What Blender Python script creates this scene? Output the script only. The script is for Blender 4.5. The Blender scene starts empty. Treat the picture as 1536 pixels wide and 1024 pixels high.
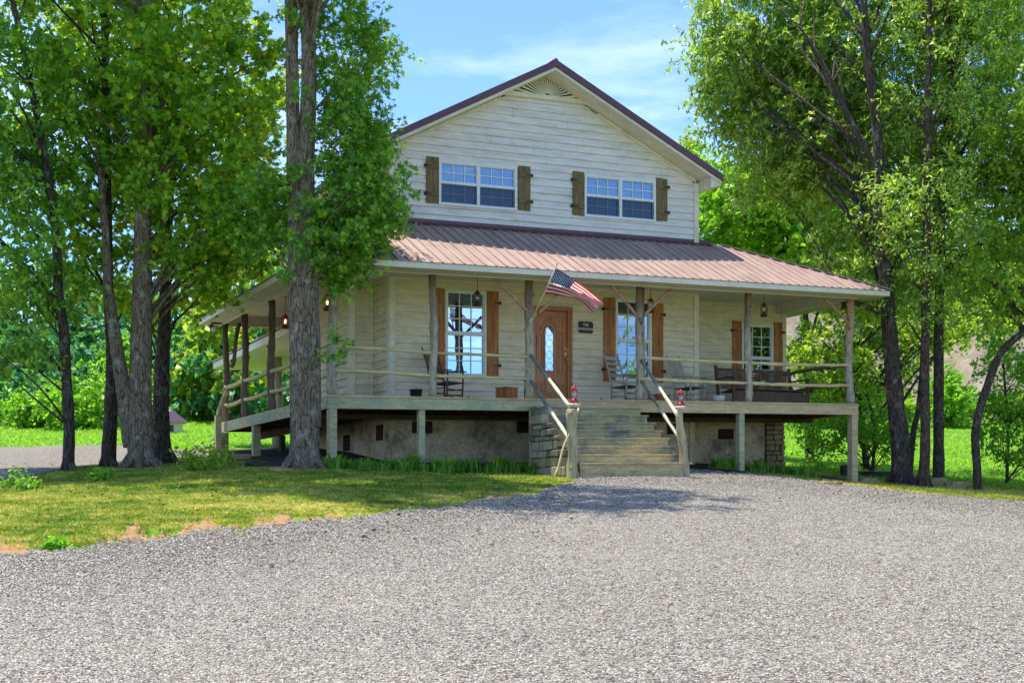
import bpy, math, random
import numpy as np
from mathutils import Vector, Matrix, noise as mnoise
random.seed(11); RNG = np.random.default_rng(7)
scene = bpy.context.scene; COL = scene.collection
# ------------------------------------------------------------ viewpoint and site frame
CAM = (-7.9485, -24.2239, -1.9986)
RX, RY = 0.90758, -0.41987          # level direction to the right of the viewer
FX, FY = 0.41987, 0.90758           # level direction away from the viewer
FL, CX, CY, K = 2003.29, 727.376, 750.991, 0.0193
def lerp(x, xs, ys): return float(np.interp(x, xs, ys))
def W2(s, d): return (CAM[0]+s*RX+d*FX, CAM[1]+s*RY+d*FY)
def SD(x, y):
    a, b = x-CAM[0], y-CAM[1]
    return a*RX+b*RY, a*FX+b*FY
LS = [-60, -20, -8, -3, 2.8, 5.5, 8.2, 11, 14, 20, 60]; LV = [-1.2, -.35, 0, .1, -.09, -.24, -.48, -.68, -.85, -1.1, -1.6]
def gz(s, d):
    """ground height, arrays allowed"""
    s = np.asarray(s, float); d = np.asarray(d, float)
    L = np.interp(s, LS, LV)*np.interp(d, [0, 10, 24, 38, 75, 300], [.3, .6, 1, 1, .1, 0])
    g = np.interp(d, [-50, 0, 100, 130, 400], [-3.6, -1.6, 6.8, 8.2, 14])+L
    g = g+.035*np.sin(s*.55+d*.3)*np.sin(d*.42-s*.21)*np.interp(d, [0, 12, 60], [.4, .7, 3])
    return CAM[2]+g
def gw(x, y): return float(gz(*SD(x, y)))
def dist_of(px, row):
    t = (px-CX)/FL; lo, hi = 4., 95.
    for _ in range(50):
        m = (lo+hi)/2
        if (float(gz(t*m, m))-CAM[2])/m < (CY-row)/FL: lo = m
        else: hi = m
    return lo
def at(px, row, d):
    t = (px-CX)/FL; x, y = W2(t*d, d); return Vector((x, y, CAM[2]+(CY-row)/FL*d))
def atY(px, row, Y):
    t = (px-CX)/FL; dx, dy = RX*t+FX, RY*t+FY; k = (Y-CAM[1])/dy
    return Vector((CAM[0]+k*dx, Y, CAM[2]+(CY-row)/FL*k))
def sh(x, y): return K*(x*RX+y*RY)
def S(x, y, z): return Vector((x, y, z+sh(x, y)))
# ------------------------------------------------------------ scene graph helpers
def tag(o, label=None, cat=None, group=None, kind=None):
    if label: o['label'] = label
    if cat: o['category'] = cat
    if group: o['group'] = group
    if kind: o['kind'] = kind
    return o
def empty(name, loc=(0, 0, 0), label=None, cat=None, group=None, parent=None):
    o = bpy.data.objects.new(name, None); o.empty_display_size = .2; COL.objects.link(o); o.location = loc
    if parent: o.parent = parent
    return tag(o, label, cat, group)
def rootloc(o):
    v = Vector(o.location)
    while o.parent: o = o.parent; v += Vector(o.location)
    return v
def copy_tree(o, parent=None):
    c = o.copy(); COL.objects.link(c)
    if parent: c.parent = parent
    for ch in list(o.children): copy_tree(ch, c)
    return c
class MB:
    def __init__(s, shear=False): s.v = []; s.f = []; s.sm = []; s.m = []; s.shear = shear; s.cm = 0
    def add(s, vs, fs, smooth=False):
        n = len(s.v); s.v += [tuple(v) for v in vs]
        for f in fs: s.f.append([i+n for i in f]); s.sm.append(smooth); s.m.append(s.cm)
        return s
    def box(s, x0, x1, y0, y1, z0, z1):
        v = [(x, y, z) for z in (z0, z1) for y in (y0, y1) for x in (x0, x1)]
        return s.add(v, [(0, 2, 3, 1), (4, 5, 7, 6), (0, 1, 5, 4), (2, 6, 7, 3), (0, 4, 6, 2), (1, 3, 7, 5)])
    def prism(s, poly, vec):
        n = len(poly); p = [Vector(q) for q in poly]; v = p+[q+Vector(vec) for q in p]
        return s.add(v, [list(range(n))[::-1], list(range(n, 2*n))]+[(i, (i+1) % n, n+(i+1) % n, n+i) for i in range(n)])
    def beam(s, a, b, w, h, up=(0, 0, 1)):
        a, b = Vector(a), Vector(b); d = (b-a).normalized(); u = Vector(up)
        sd = d.cross(u)
        if sd.length < 1e-4: sd = d.cross(Vector((1, 0, 0)))
        sd.normalize(); u = sd.cross(d)
        c = [a+sd*(i*w/2)+u*(j*h/2) for i, j in ((-1, -1), (1, -1), (1, 1), (-1, 1))]
        return s.prism(c, b-a)
    def tube(s, pts, rad, n=8, wob=0, cap=True, seed=0):
        pts = [Vector(p) for p in pts]; N = len(pts); rings = []
        t0 = (pts[1]-pts[0]).normalized(); ref = Vector((0, 1, 0)) if abs(t0.y) < .9 else Vector((1, 0, 0))
        for i, p in enumerate(pts):
            t = (pts[min(i+1, N-1)]-pts[max(i-1, 0)]).normalized()
            a = t.cross(ref).normalized(); b = t.cross(a); r = rad[i] if hasattr(rad, '__len__') else rad
            ring = []
            for k in range(n):
                th = 2*math.pi*k/n
                rr = r*(1+wob*(mnoise.noise(Vector((math.cos(th)*1.7+seed*7.1, math.sin(th)*1.7, i*.55+seed)))*1.6))
                ring.append(p+a*math.cos(th)*rr+b*math.sin(th)*rr)
            rings.append(ring)
        v = [q for r_ in rings for q in r_]; f = []
        for i in range(N-1):
            for k in range(n): f.append((i*n+k, i*n+(k+1) % n, (i+1)*n+(k+1) % n, (i+1)*n+k))
        if cap: f.append(list(range(n))[::-1]); f.append([(N-1)*n+k for k in range(n)])
        return s.add(v, f, True)
    def lathe(s, prof, c=(0, 0, 0), n=14):
        v = []; f = []; N = len(prof)
        for r, z in prof:
            for k in range(n): v.append((c[0]+r*math.cos(2*math.pi*k/n), c[1]+r*math.sin(2*math.pi*k/n), c[2]+z))
        for i in range(N-1):
            for k in range(n): f.append((i*n+k, i*n+(k+1) % n, (i+1)*n+(k+1) % n, (i+1)*n+k))
        f.append(list(range(n))[::-1]); f.append([(N-1)*n+k for k in range(n)])
        return s.add(v, f, True)
    def split(s):
        par = list(range(len(s.v)))
        def find(a):
            while par[a] != a: par[a] = par[par[a]]; a = par[a]
            return a
        for f in s.f:
            for q in f[1:]: par[find(q)] = find(f[0])
        gr = {}
        for k, f in enumerate(s.f): gr.setdefault(find(f[0]), []).append(k)
        out = []
        for ks in gr.values():
            m = MB(s.shear); mp = {}
            for k in ks:
                for q in s.f[k]:
                    if q not in mp: mp[q] = len(m.v); m.v.append(s.v[q])
                m.f.append([mp[q] for q in s.f[k]]); m.sm.append(s.sm[k]); m.m.append(s.m[k])
            out.append(m)
        return out
    def build(s, name, mat, parent=None, bevel=0, label=None):
        o3 = rootloc(parent) if parent else Vector((0, 0, 0))
        vs = []
        for v in s.v:
            z = v[2]+(sh(v[0], v[1]) if s.shear else 0); vs.append((v[0]-o3.x, v[1]-o3.y, z-o3.z))
        me = bpy.data.meshes.new(name); me.from_pydata(vs, [], s.f)
        me.polygons.foreach_set('use_smooth', s.sm)
        for m in (mat if isinstance(mat, (list, tuple)) else [mat]): me.materials.append(m)
        me.polygons.foreach_set('material_index', s.m); me.update()
        o = bpy.data.objects.new(name, me); COL.objects.link(o)
        if parent: o.parent = parent
        if label: o['label'] = label
        if bevel:
            b = o.modifiers.new('bevel', 'BEVEL'); b.width = bevel; b.segments = 2; b.limit_method = 'ANGLE'; b.angle_limit = .7
        return o
def bulk(name, V, F, mat, parent=None, attr=None, smooth=False):
    """V (n,3), F list of (m,k) index arrays -> mesh fast"""
    o3 = rootloc(parent) if parent else Vector((0, 0, 0)); V = V-np.array(o3)
    me = bpy.data.meshes.new(name); me.vertices.add(len(V)); me.vertices.foreach_set('co', V.astype(np.float32).ravel())
    idx = np.concatenate([f.ravel() for f in F]); tot = np.concatenate([np.full(len(f), f.shape[1]) for f in F])
    me.loops.add(len(idx)); me.loops.foreach_set('vertex_index', idx.astype(np.int32))
    me.polygons.add(len(tot)); st = np.concatenate([[0], np.cumsum(tot)[:-1]])
    me.polygons.foreach_set('loop_start', st.astype(np.int32))
    me.polygons.foreach_set('loop_total', tot.astype(np.int32))
    if smooth: me.polygons.foreach_set('use_smooth', np.ones(len(tot), bool))
    me.update(calc_edges=True)
    if attr is not None:
        a = me.attributes.new('rnd', 'FLOAT', 'FACE'); a.data.foreach_set('value', attr.astype(np.float32))
    me.materials.append(mat); me.validate()
    o = bpy.data.objects.new(name, me); COL.objects.link(o)
    if parent: o.parent = parent
    return o
# ------------------------------------------------------------ materials
def nt(name):
    m = bpy.data.materials.new(name); m.use_nodes = True; t = m.node_tree; t.nodes.clear()
    out = t.nodes.new('ShaderNodeOutputMaterial'); return m, t, out
def N(t, ty, ins=None, **kw):
    n = t.nodes.new(ty)
    for k, v in kw.items(): setattr(n, k, v)
    for k, v in (ins or {}).items():
        if hasattr(v, 'is_linked') or isinstance(v, bpy.types.NodeSocket): t.links.new(v, n.inputs[k])
        else: n.inputs[k].default_value = v
    return n
def rgb(c): return (c[0], c[1], c[2], 1)
def coords(t, scale=(1, 1, 1), kind='Object'):
    tc = N(t, 'ShaderNodeTexCoord'); return N(t, 'ShaderNodeMapping', {'Vector': tc.outputs[kind], 'Scale': scale}).outputs[0]
def noise(t, vec, sc, det=4, rough=.6, w=None):
    return N(t, 'ShaderNodeTexNoise', {'Vector': vec, 'Scale': sc, 'Detail': det, 'Roughness': rough}).outputs[0]
def ramp(t, fac, stops):
    r = N(t, 'ShaderNodeValToRGB', {'Fac': fac}); e = r.color_ramp.elements
    e[0].position, e[0].color = stops[0][0], rgb(stops[0][1]); e[1].position, e[1].color = stops[-1][0], rgb(stops[-1][1])
    for p, c in stops[1:-1]:
        q = e.new(p); q.color = rgb(c)
    return r.outputs[0]
def mix(t, fac, a, b, mode='MIX'):
    m = N(t, 'ShaderNodeMix', data_type='RGBA', blend_type=mode)
    for i, v in ((0, fac), (6, a), (7, b)):
        if isinstance(v, bpy.types.NodeSocket): t.links.new(v, m.inputs[i])
        else: m.inputs[i].default_value = v if i == 0 else rgb(v)
    return m.outputs[2]
def stdmat(name, stops, scale=(1, 1, 1), ns=4, rough=.75, bump=.3, bs=20, dist=.01, dirt=None, dsc=.8, dthr=(.5, .65), metallic=0, fine=None, spec=.3):
    m, t, out = nt(name); v = coords(t, scale); n1 = noise(t, v, ns, 6, .65); c = ramp(t, n1, stops)
    if fine:
        n3 = noise(t, v, ns*fine[0], 3, .7); c = mix(t, ramp(t, n3, [(.42, (0, 0, 0)), (.68, (fine[2],)*3)]), c, fine[1])
    if dirt:
        v2 = coords(t); d = noise(t, v2, dsc, 5, .7); c = mix(t, ramp(t, d, [(dthr[0], (0, 0, 0)), (dthr[1], (1, 1, 1))]), c, dirt)
    b = N(t, 'ShaderNodeBsdfPrincipled', {'Base Color': c, 'Roughness': rough, 'Metallic': metallic, 'Specular IOR Level': spec})
    if bump:
        nb = noise(t, v, bs, 5, .7); bn = N(t, 'ShaderNodeBump', {'Height': nb, 'Strength': bump, 'Distance': dist}); t.links.new(bn.outputs[0], b.inputs['Normal'])
    t.links.new(b.outputs[0], out.inputs[0]); return m
M = {}
M['siding'] = stdmat('painted_siding', [(.3, (0.604, 0.501, 0.353)), (.5, (0.786, 0.664, 0.487)), (.72, (0.884, 0.751, 0.568))], (1, 1, 5), 2.2, .7, .3, 14, .006, dirt=(.43, .42, .30), dsc=1.1, dthr=(.52, .8), fine=(9, (.38, .35, .26), .3))  # yellower than the upper siding: gravel bounce light put into the colour
M['trim'] = stdmat('painted_trim', [(.3, (0.642, 0.586, 0.452)), (.7, (0.848, 0.773, 0.612))], (1, 1, 1), 3, .65, .2, 20, .005, fine=(7, (.42, .38, .28), .35))
M['siding_up'] = stdmat('upper_siding', [(.3, (0.622, 0.563, 0.502)), (.5, (0.774, 0.704, 0.659)), (.72, (0.884, 0.807, 0.751))], (.8, .8, 5), 2.2, .7, .3, 14, .006, dirt=(.40, .41, .26), dsc=1.6, dthr=(.58, .8), fine=(9, (.4, .37, .28), .3))
M['soffit'] = stdmat('soffit_boards', [(.3, (0.555, 0.515, 0.437)), (.7, (0.741, 0.7, 0.608))], (1, 4, 1), 2, .8, .15, 20, .004, fine=(5, (.3, .27, .2), .4))
M['pale_soffit'] = stdmat('pale_soffit_boards', [(.3, (.6, .55, .48)), (.7, (.75, .70, .62))], (1, 5, 1), 2, .8, .15, 20, .004)
M['maroon'] = stdmat('maroon_trim_metal', [(.3, (0.091, 0.0286, 0.039)), (.7, (0.13, 0.0455, 0.0585))], ns=3, rough=.4, bump=.05, spec=.5)
M['roof'] = stdmat('faded_red_metal', [(.3, (0.302, 0.193, 0.153)), (.5, (0.393, 0.266, 0.214)), (.7, (0.502, 0.36, 0.295))], (7, .5, .5), 1.3, .55, .05, 6, .01, dirt=(.27, .175, .155), dsc=1.5, dthr=(.48, .74), spec=.5, fine=(3, (.25, .16, .145), .55))
M['stucco'] = stdmat('stucco', [(.3, (0.467, 0.371, 0.255)), (.5, (0.664, 0.54, 0.372)), (.75, (0.812, 0.652, 0.45))], ns=3, rough=.95, bump=.7, bs=22, dist=.02, dirt=(.2, .17, .12), dsc=1.2, fine=(6, (.19, .16, .12), .5))
M['green_timber'] = stdmat('weathered_treated_timber', [(.25, (0.299, 0.289, 0.145)), (.5, (0.538, 0.482, 0.268)), (.75, (0.703, 0.62, 0.369))], (1, 2, 6), 2.5, .85, .4, 24, .006, dirt=(.30, .35, .24), dsc=1.7, dthr=(.45, .7), fine=(6, (.17, .14, .08), .5))
M['tan_timber'] = stdmat('weathered_tan_timber', [(.25, (0.386, 0.267, 0.13)), (.5, (0.621, 0.458, 0.248)), (.75, (0.759, 0.585, 0.346))], (1, 2, 6), 2.5, .85, .4, 24, .006, fine=(6, (.2, .14, .08), .5))
M['step'] = stdmat('step_boards', [(.25, (0.287, 0.23, 0.11)), (.5, (0.517, 0.419, 0.209)), (.75, (0.69, 0.58, 0.308))], (1.2, 3, 9), 2.2, .85, .5, 24, .006, dirt=(.16, .17, .15), dsc=1.4, dthr=(.5, .66), fine=(5, (.12, .1, .07), .5))
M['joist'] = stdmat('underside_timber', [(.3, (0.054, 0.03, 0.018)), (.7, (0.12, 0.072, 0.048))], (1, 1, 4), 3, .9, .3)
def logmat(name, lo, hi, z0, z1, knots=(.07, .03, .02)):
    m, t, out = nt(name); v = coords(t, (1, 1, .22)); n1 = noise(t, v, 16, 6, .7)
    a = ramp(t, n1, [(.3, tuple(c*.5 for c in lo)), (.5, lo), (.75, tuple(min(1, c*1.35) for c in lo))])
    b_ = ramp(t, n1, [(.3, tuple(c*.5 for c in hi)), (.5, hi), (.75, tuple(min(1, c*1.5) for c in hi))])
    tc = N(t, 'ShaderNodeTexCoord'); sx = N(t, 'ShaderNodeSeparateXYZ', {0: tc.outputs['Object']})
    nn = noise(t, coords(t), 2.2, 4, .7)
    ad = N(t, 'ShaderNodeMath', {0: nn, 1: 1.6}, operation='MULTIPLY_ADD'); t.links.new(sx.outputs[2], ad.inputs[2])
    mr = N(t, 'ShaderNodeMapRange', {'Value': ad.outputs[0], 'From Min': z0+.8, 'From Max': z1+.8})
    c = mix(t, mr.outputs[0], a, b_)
    k = noise(t, coords(t, (1, 1, .6)), 5, 2, .5); c = mix(t, ramp(t, k, [(.66, (0, 0, 0)), (.72, (1, 1, 1))]), c, knots)
    b = N(t, 'ShaderNodeBsdfPrincipled', {'Base Color': c, 'Roughness': .85, 'Specular IOR Level': .2})
    bn = N(t, 'ShaderNodeBump', {'Height': n1, 'Strength': .6, 'Distance': .01}); t.links.new(bn.outputs[0], b.inputs['Normal'])
    t.links.new(b.outputs[0], out.inputs[0]); return m
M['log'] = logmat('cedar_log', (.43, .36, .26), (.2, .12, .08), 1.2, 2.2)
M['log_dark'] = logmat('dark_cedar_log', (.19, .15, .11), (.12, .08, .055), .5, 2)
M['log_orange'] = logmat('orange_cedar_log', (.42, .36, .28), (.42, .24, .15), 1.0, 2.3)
M['newel'] = logmat('stripped_newel_log', (.44, .37, .21), (.42, .37, .24), 0, 1)
M['rail'] = stdmat('rail_pole', [(.3, (0.422, 0.318, 0.138)), (.5, (0.694, 0.542, 0.255)), (.75, (0.905, 0.741, 0.384))], (.5, 1, 1), 7, .8, .5, 18, .008, fine=(2, (.3, .31, .2), .6))
M['pale_rail'] = stdmat('pale_and_sunlit_pole', [(.3, (.5, .44, .3)), (.7, (.78, .72, .54))], ns=7, rough=.7, bump=.3)  # pale caps and flag pole; on the lower handrails it paints sunlight
M['shaded_rail'] = stdmat('shaded_pole', [(.3, (.12, .13, .09)), (.7, (.32, .33, .25))], ns=9, rough=.9, bump=.5)  # dark tone paints the porch roof's shadow on the upper handrails
M['shutter'] = stdmat('stained_cedar_boards', [(.25, (0.212, 0.0709, 0.023)), (.5, (0.437, 0.167, 0.0575)), (.75, (0.595, 0.258, 0.0978))], (3, 3, .35), 5, .6, .3, 20, .004, fine=(3, (.1, .03, .012), .5))
M['shutter_old'] = stdmat('old_shutter_boards', [(.25, (0.0875, 0.0594, 0.0238)), (.5, (0.213, 0.151, 0.0665)), (.75, (0.338, 0.259, 0.123))], (3, 3, .4), 6, .85, .5, 22, .006, fine=(4, (.06, .04, .02), .6))
M['door'] = stdmat('varnished_door', [(.25, (0.287, 0.0935, 0.025)), (.5, (0.46, 0.171, 0.05)), (.75, (0.575, 0.231, 0.075))], (4, 4, .4), 4, .35, .15, 20, .003, spec=.5)
M['white'] = stdmat('white_vinyl', [(.3, (.68, .68, .66)), (.7, (.8, .8, .78))], ns=5, rough=.45, bump=0)
M['iron'] = stdmat('black_iron', [(.3, (.012, .012, .012)), (.7, (.03, .03, .03))], ns=9, rough=.5, bump=.1)
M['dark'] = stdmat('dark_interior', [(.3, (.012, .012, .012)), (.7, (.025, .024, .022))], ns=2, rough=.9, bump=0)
M['blind'] = stdmat('blind_slats', [(.3, (0.26, 0.273, 0.286)), (.7, (0.364, 0.377, 0.39))], ns=3, rough=.6, bump=0)
M['brass'] = stdmat('brass', [(.3, (.6, .42, .15)), (.7, (.75, .55, .22))], ns=9, rough=.3, bump=0, metallic=1)
M['red_lantern'] = stdmat('red_enamel', [(.3, (.34, .02, .03)), (.6, (.5, .04, .05)), (.8, (.25, .05, .04))], ns=12, rough=.35, bump=.1, spec=.5)
M['rust'] = stdmat('rusty_lantern_metal', [(.3, (.05, .02, .015)), (.7, (.15, .05, .035))], ns=15, rough=.7, bump=.2)
M['chair_dark'] = stdmat('dark_chair_wood', [(.3, (0.07, 0.0392, 0.0252)), (.7, (0.168, 0.091, 0.056))], (1, 1, .5), 9, .5, .2)
M['chair_grey'] = stdmat('silvered_chair_wood', [(.3, (0.3, 0.264, 0.216)), (.7, (0.504, 0.456, 0.372))], (1, 1, .5), 9, .8, .3)
M['chair_seat'] = stdmat('brown_chair_seat', [(.3, (.13, .07, .04)), (.7, (.24, .13, .08))], ns=9, rough=.6, bump=.2)
M['stone_a'] = stdmat('tan_stone', [(.3, (0.239, 0.169, 0.0888)), (.5, (0.358, 0.27, 0.148)), (.75, (0.454, 0.348, 0.198))], ns=3.5, rough=.95, bump=.9, bs=14, dist=.03, dirt=(.22, .22, .12), dsc=2.5)
M['stone_b'] = stdmat('brown_stone', [(.3, (0.213, 0.119, 0.0688)), (.5, (0.338, 0.206, 0.125)), (.75, (0.45, 0.3, 0.2))], ns=3, rough=.95, bump=.9, bs=14, dist=.03)
M['stone_c'] = stdmat('grey_green_stone', [(.3, (.11, .1, .065)), (.5, (.19, .17, .11)), (.75, (.3, .27, .18))], ns=3.5, rough=.95, bump=.9, bs=14, dist=.03)
M['stone_d'] = stdmat('pale_stone', [(.3, (0.302, 0.252, 0.158)), (.7, (0.446, 0.389, 0.274))], ns=3.5, rough=.95, bump=.9, bs=14, dist=.03)
M['mortar'] = stdmat('mortar', [(.3, (.05, .042, .033)), (.7, (.09, .075, .06))], ns=6, rough=1, bump=.5)
M['rock'] = stdmat('field_rock', [(.3, (0.168, 0.121, 0.08)), (.5, (0.384, 0.286, 0.18)), (.75, (0.576, 0.418, 0.24))], ns=2.4, rough=.95, bump=1, bs=9, dist=.05, dirt=(.38, .27, .09), dsc=3)
M['dark_rock'] = stdmat('dark_rock', [(.3, (.03, .03, .03)), (.7, (.09, .085, .08))], ns=3, rough=.9, bump=1, bs=9, dist=.05)
def barkmat(name, a, b, c, patch):
    m, t, out = nt(name); v = coords(t, (1, 1, .16)); vo = N(t, 'ShaderNodeTexVoronoi', {'Vector': v, 'Scale': 26.}, feature='DISTANCE_TO_EDGE')
    n1 = noise(t, v, 22, 6, .75); c1 = ramp(t, n1, [(.3, a), (.52, b), (.75, c)])
    c1 = mix(t, ramp(t, vo.outputs[0], [(.0, (1, 1, 1)), (.12, (0, 0, 0))]), c1, tuple(q*.4 for q in a))
    pn = noise(t, coords(t, (1, 1, .7)), 4.5, 6, .75); c1 = mix(t, ramp(t, pn, [(.54, (0, 0, 0)), (.66, (.75, .75, .75))]), c1, patch)
    b_ = N(t, 'ShaderNodeBsdfPrincipled', {'Base Color': c1, 'Roughness': .95, 'Specular IOR Level': .15})
    h = N(t, 'ShaderNodeMath', {0: n1, 1: vo.outputs[0]}, operation='ADD')
    bn = N(t, 'ShaderNodeBump', {'Height': h.outputs[0], 'Strength': 1., 'Distance': .035}); t.links.new(bn.outputs[0], b_.inputs['Normal'])
    t.links.new(b_.outputs[0], out.inputs[0]); return m
M['bark'] = barkmat('grey_bark', (.12, .08, .052), (.28, .21, .145), (.45, .35, .25), (.5, .47, .36))
M['bark_dark'] = barkmat('dark_bark', (.04, .03, .024), (.11, .085, .065), (.2, .155, .12), (.26, .26, .2))
M['bark_red'] = barkmat('reddish_bark', (.06, .035, .025), (.14, .09, .07), (.22, .16, .13), (.2, .19, .16))
def leafmat(name, cols, trans=.45, rough=.45, tint=(1.25, 1.3, .5)):
    m, t, out = nt(name); a = N(t, 'ShaderNodeAttribute', attribute_name='rnd')
    c = ramp(t, a.outputs['Fac'], [(i/(len(cols)-1), q) for i, q in enumerate(cols)])
    tc = mix(t, 1.0, c, tint, 'MULTIPLY')
    d = N(t, 'ShaderNodeBsdfPrincipled', {'Base Color': c, 'Roughness': rough, 'Specular IOR Level': .35})
    tr = N(t, 'ShaderNodeBsdfTranslucent', {'Color': tc}); mx = N(t, 'ShaderNodeMixShader', {0: trans, 1: d.outputs[0], 2: tr.outputs[0]})
    t.links.new(mx.outputs[0], out.inputs[0]); return m
M['leaf_gum'] = leafmat('sweetgum_leaf', [(0.0935, 0.203, 0.0354), (0.149, 0.323, 0.0482), (0.257, 0.459, 0.0482), (0.384, 0.538, 0.0563)], .42, tint=(1.6, 1.7, .7))
M['leaf_maple'] = leafmat('maple_leaf', [(0.104, 0.244, 0.0292), (0.192, 0.373, 0.035), (0.313, 0.514, 0.0427), (0.591, 0.601, 0.0484)], .45, tint=(1.9, 1.8, .6))
M['leaf_oak'] = leafmat('oak_leaf', [(0.131, 0.238, 0.057), (0.241, 0.378, 0.0799), (0.371, 0.496, 0.0855), (0.569, 0.618, 0.129)], .4, .35, tint=(1.7, 1.8, .6))
M['leaf_bright'] = leafmat('bright_leaf', [(0.099, 0.248, 0.0248), (0.165, 0.363, 0.033), (0.248, 0.479, 0.0413), (0.363, 0.561, 0.066)], .5, tint=(1.7, 1.7, .6))
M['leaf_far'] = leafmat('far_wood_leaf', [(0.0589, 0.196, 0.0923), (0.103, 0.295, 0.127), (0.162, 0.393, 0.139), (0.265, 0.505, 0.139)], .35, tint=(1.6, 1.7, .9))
M['leaf_mid'] = leafmat('mid_wood_leaf', [(0.15, 0.258, 0.0403), (0.262, 0.4, 0.0504), (0.375, 0.514, 0.0605), (0.526, 0.627, 0.0808)], .42, tint=(1.7, 1.7, .6))
M['blade'] = leafmat('border_blade', [(0.0672, 0.208, 0.032), (0.134, 0.333, 0.048), (0.224, 0.458, 0.064), (0.358, 0.541, 0.08)], .35, tint=(1.6, 1.6, .6))
def grassmat(name):
    m, t, out = nt(name); a = N(t, 'ShaderNodeAttribute', attribute_name='rnd')
    n1 = noise(t, coords(t), .45, 5, .7); ad = N(t, 'ShaderNodeMath', {0: a.outputs['Fac'], 1: .42}, operation='MULTIPLY_ADD'); n2 = noise(t, coords(t), 2.6, 4, .7); n3 = N(t, 'ShaderNodeMath', {0: n1, 1: n2}, operation='ADD'); n4 = N(t, 'ShaderNodeMath', {0: n3.outputs[0], 1: 1.3, 2: -.82}, operation='MULTIPLY_ADD'); t.links.new(n4.outputs[0], ad.inputs[2])
    c = ramp(t, ad.outputs[0], [(.38, (.055, .16, .018)), (.58, (.17, .28, .025)), (.76, (.42, .42, .045)), (.98, (.72, .6, .2))])
    d = N(t, 'ShaderNodeBsdfPrincipled', {'Base Color': c, 'Roughness': .6, 'Specular IOR Level': .2})
    tr = N(t, 'ShaderNodeBsdfTranslucent', {'Color': mix(t, 1.0, c, (1.4, 1.4, .6), 'MULTIPLY')}); mx = N(t, 'ShaderNodeMixShader', {0: .2, 1: d.outputs[0], 2: tr.outputs[0]})
    t.links.new(mx.outputs[0], out.inputs[0]); return m
M['grass'] = grassmat('lawn_blades')
def groundmat():
    m, t, out = nt('field_ground'); v = coords(t); n1 = noise(t, v, .35, 6, .7); n2 = noise(t, v, 14, 5, .8); n3 = noise(t, v, 2.2, 6, .75)
    c = ramp(t, n1, [(.35, (.09, .22, .02)), (.5, (.15, .30, .022)), (.68, (.24, .34, .03))])
    c = mix(t, ramp(t, n2, [(.4, (0, 0, 0)), (.65, (.6, .6, .6))]), c, (.05, .10, .015))
    c = mix(t, ramp(t, n3, [(.56, (0, 0, 0)), (.68, (.7, .7, .7))]), c, (.24, .22, .06))
    b = N(t, 'ShaderNodeBsdfPrincipled', {'Base Color': c, 'Roughness': .95, 'Specular IOR Level': .1})
    bn = N(t, 'ShaderNodeBump', {'Height': n2, 'Strength': .8, 'Distance': .05}); t.links.new(bn.outputs[0], b.inputs['Normal'])
    t.links.new(b.outputs[0], out.inputs[0]); return m
M['ground'] = groundmat()
def gravelmat():
    m, t, out = nt('gravel_bed'); v = coords(t)
    nv = N(t, 'ShaderNodeTexNoise', {'Vector': v, 'Scale': 30., 'Detail': 2.})
    wv = N(t, 'ShaderNodeVectorMath', {0: nv.outputs[1], 1: (.012, .012, .012)}, operation='MULTIPLY_ADD'); t.links.new(v, wv.inputs[2])
    vo = N(t, 'ShaderNodeTexVoronoi', {'Vector': wv.outputs[0], 'Scale': 52.}); v2 = N(t, 'ShaderNodeTexVoronoi', {'Vector': wv.outputs[0], 'Scale': 52.}, feature='DISTANCE_TO_EDGE')
    sp = N(t, 'ShaderNodeSeparateColor', {0: vo.outputs['Color']})
    c = ramp(t, sp.outputs[0], [(.0, (.06, .05, .038)), (.25, (.2, .175, .14)), (.55, (.38, .34, .27)), (1., (.62, .565, .455))])
    c = mix(t, ramp(t, v2.outputs[0], [(.0, (1, 1, 1)), (.10, (0, 0, 0))]), c, (.07, .06, .05))
    n4 = noise(t, v, .5, 5, .6); c = mix(t, ramp(t, n4, [(.5, (0, 0, 0)), (.75, (.35, .35, .35))]), c, (.40, .36, .27))
    b = N(t, 'ShaderNodeBsdfPrincipled', {'Base Color': c, 'Roughness': .9, 'Specular IOR Level': .2})
    bn = N(t, 'ShaderNodeBump', {'Height': v2.outputs[0], 'Strength': 1., 'Distance': .03}); t.links.new(bn.outputs[0], b.inputs['Normal'])
    t.links.new(b.outputs[0], out.inputs[0]); return m
M['gravel'] = gravelmat()
def stonemat():
    m, t, out = nt('gravel_stones'); a = N(t, 'ShaderNodeAttribute', attribute_name='rnd')
    c = ramp(t, a.outputs['Fac'], [(0, (.07, .06, .045)), (.25, (.2, .175, .14)), (.5, (.38, .34, .27)), (1, (.68, .62, .5))])
    b = N(t, 'ShaderNodeBsdfPrincipled', {'Base Color': c, 'Roughness': .9, 'Specular IOR Level': .2}); t.links.new(b.outputs[0], out.inputs[0]); return m
M['stones'] = stonemat()
M['dirt'] = stdmat('red_dirt', [(.3, (.25, .11, .05)), (.5, (.40, .2, .10)), (.75, (.5, .3, .17))], ns=5, rough=1, bump=.8, bs=25, dist=.02, fine=(3, (.2, .2, .06), .7))
M['bank'] = stdmat('bank_earth', [(.3, (0.191, 0.137, 0.0888)), (.5, (0.287, 0.23, 0.163)), (.75, (0.37, 0.331, 0.245))], ns=.6, rough=1, bump=.8, bs=4, dist=.2, dirt=(.15, .2, .05), dsc=.5, dthr=(.48, .6))
M['mulch'] = stdmat('mulch', [(.3, (.02, .014, .01)), (.7, (.075, .05, .035))], ns=14, rough=1, bump=1, bs=40, dist=.03)
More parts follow.
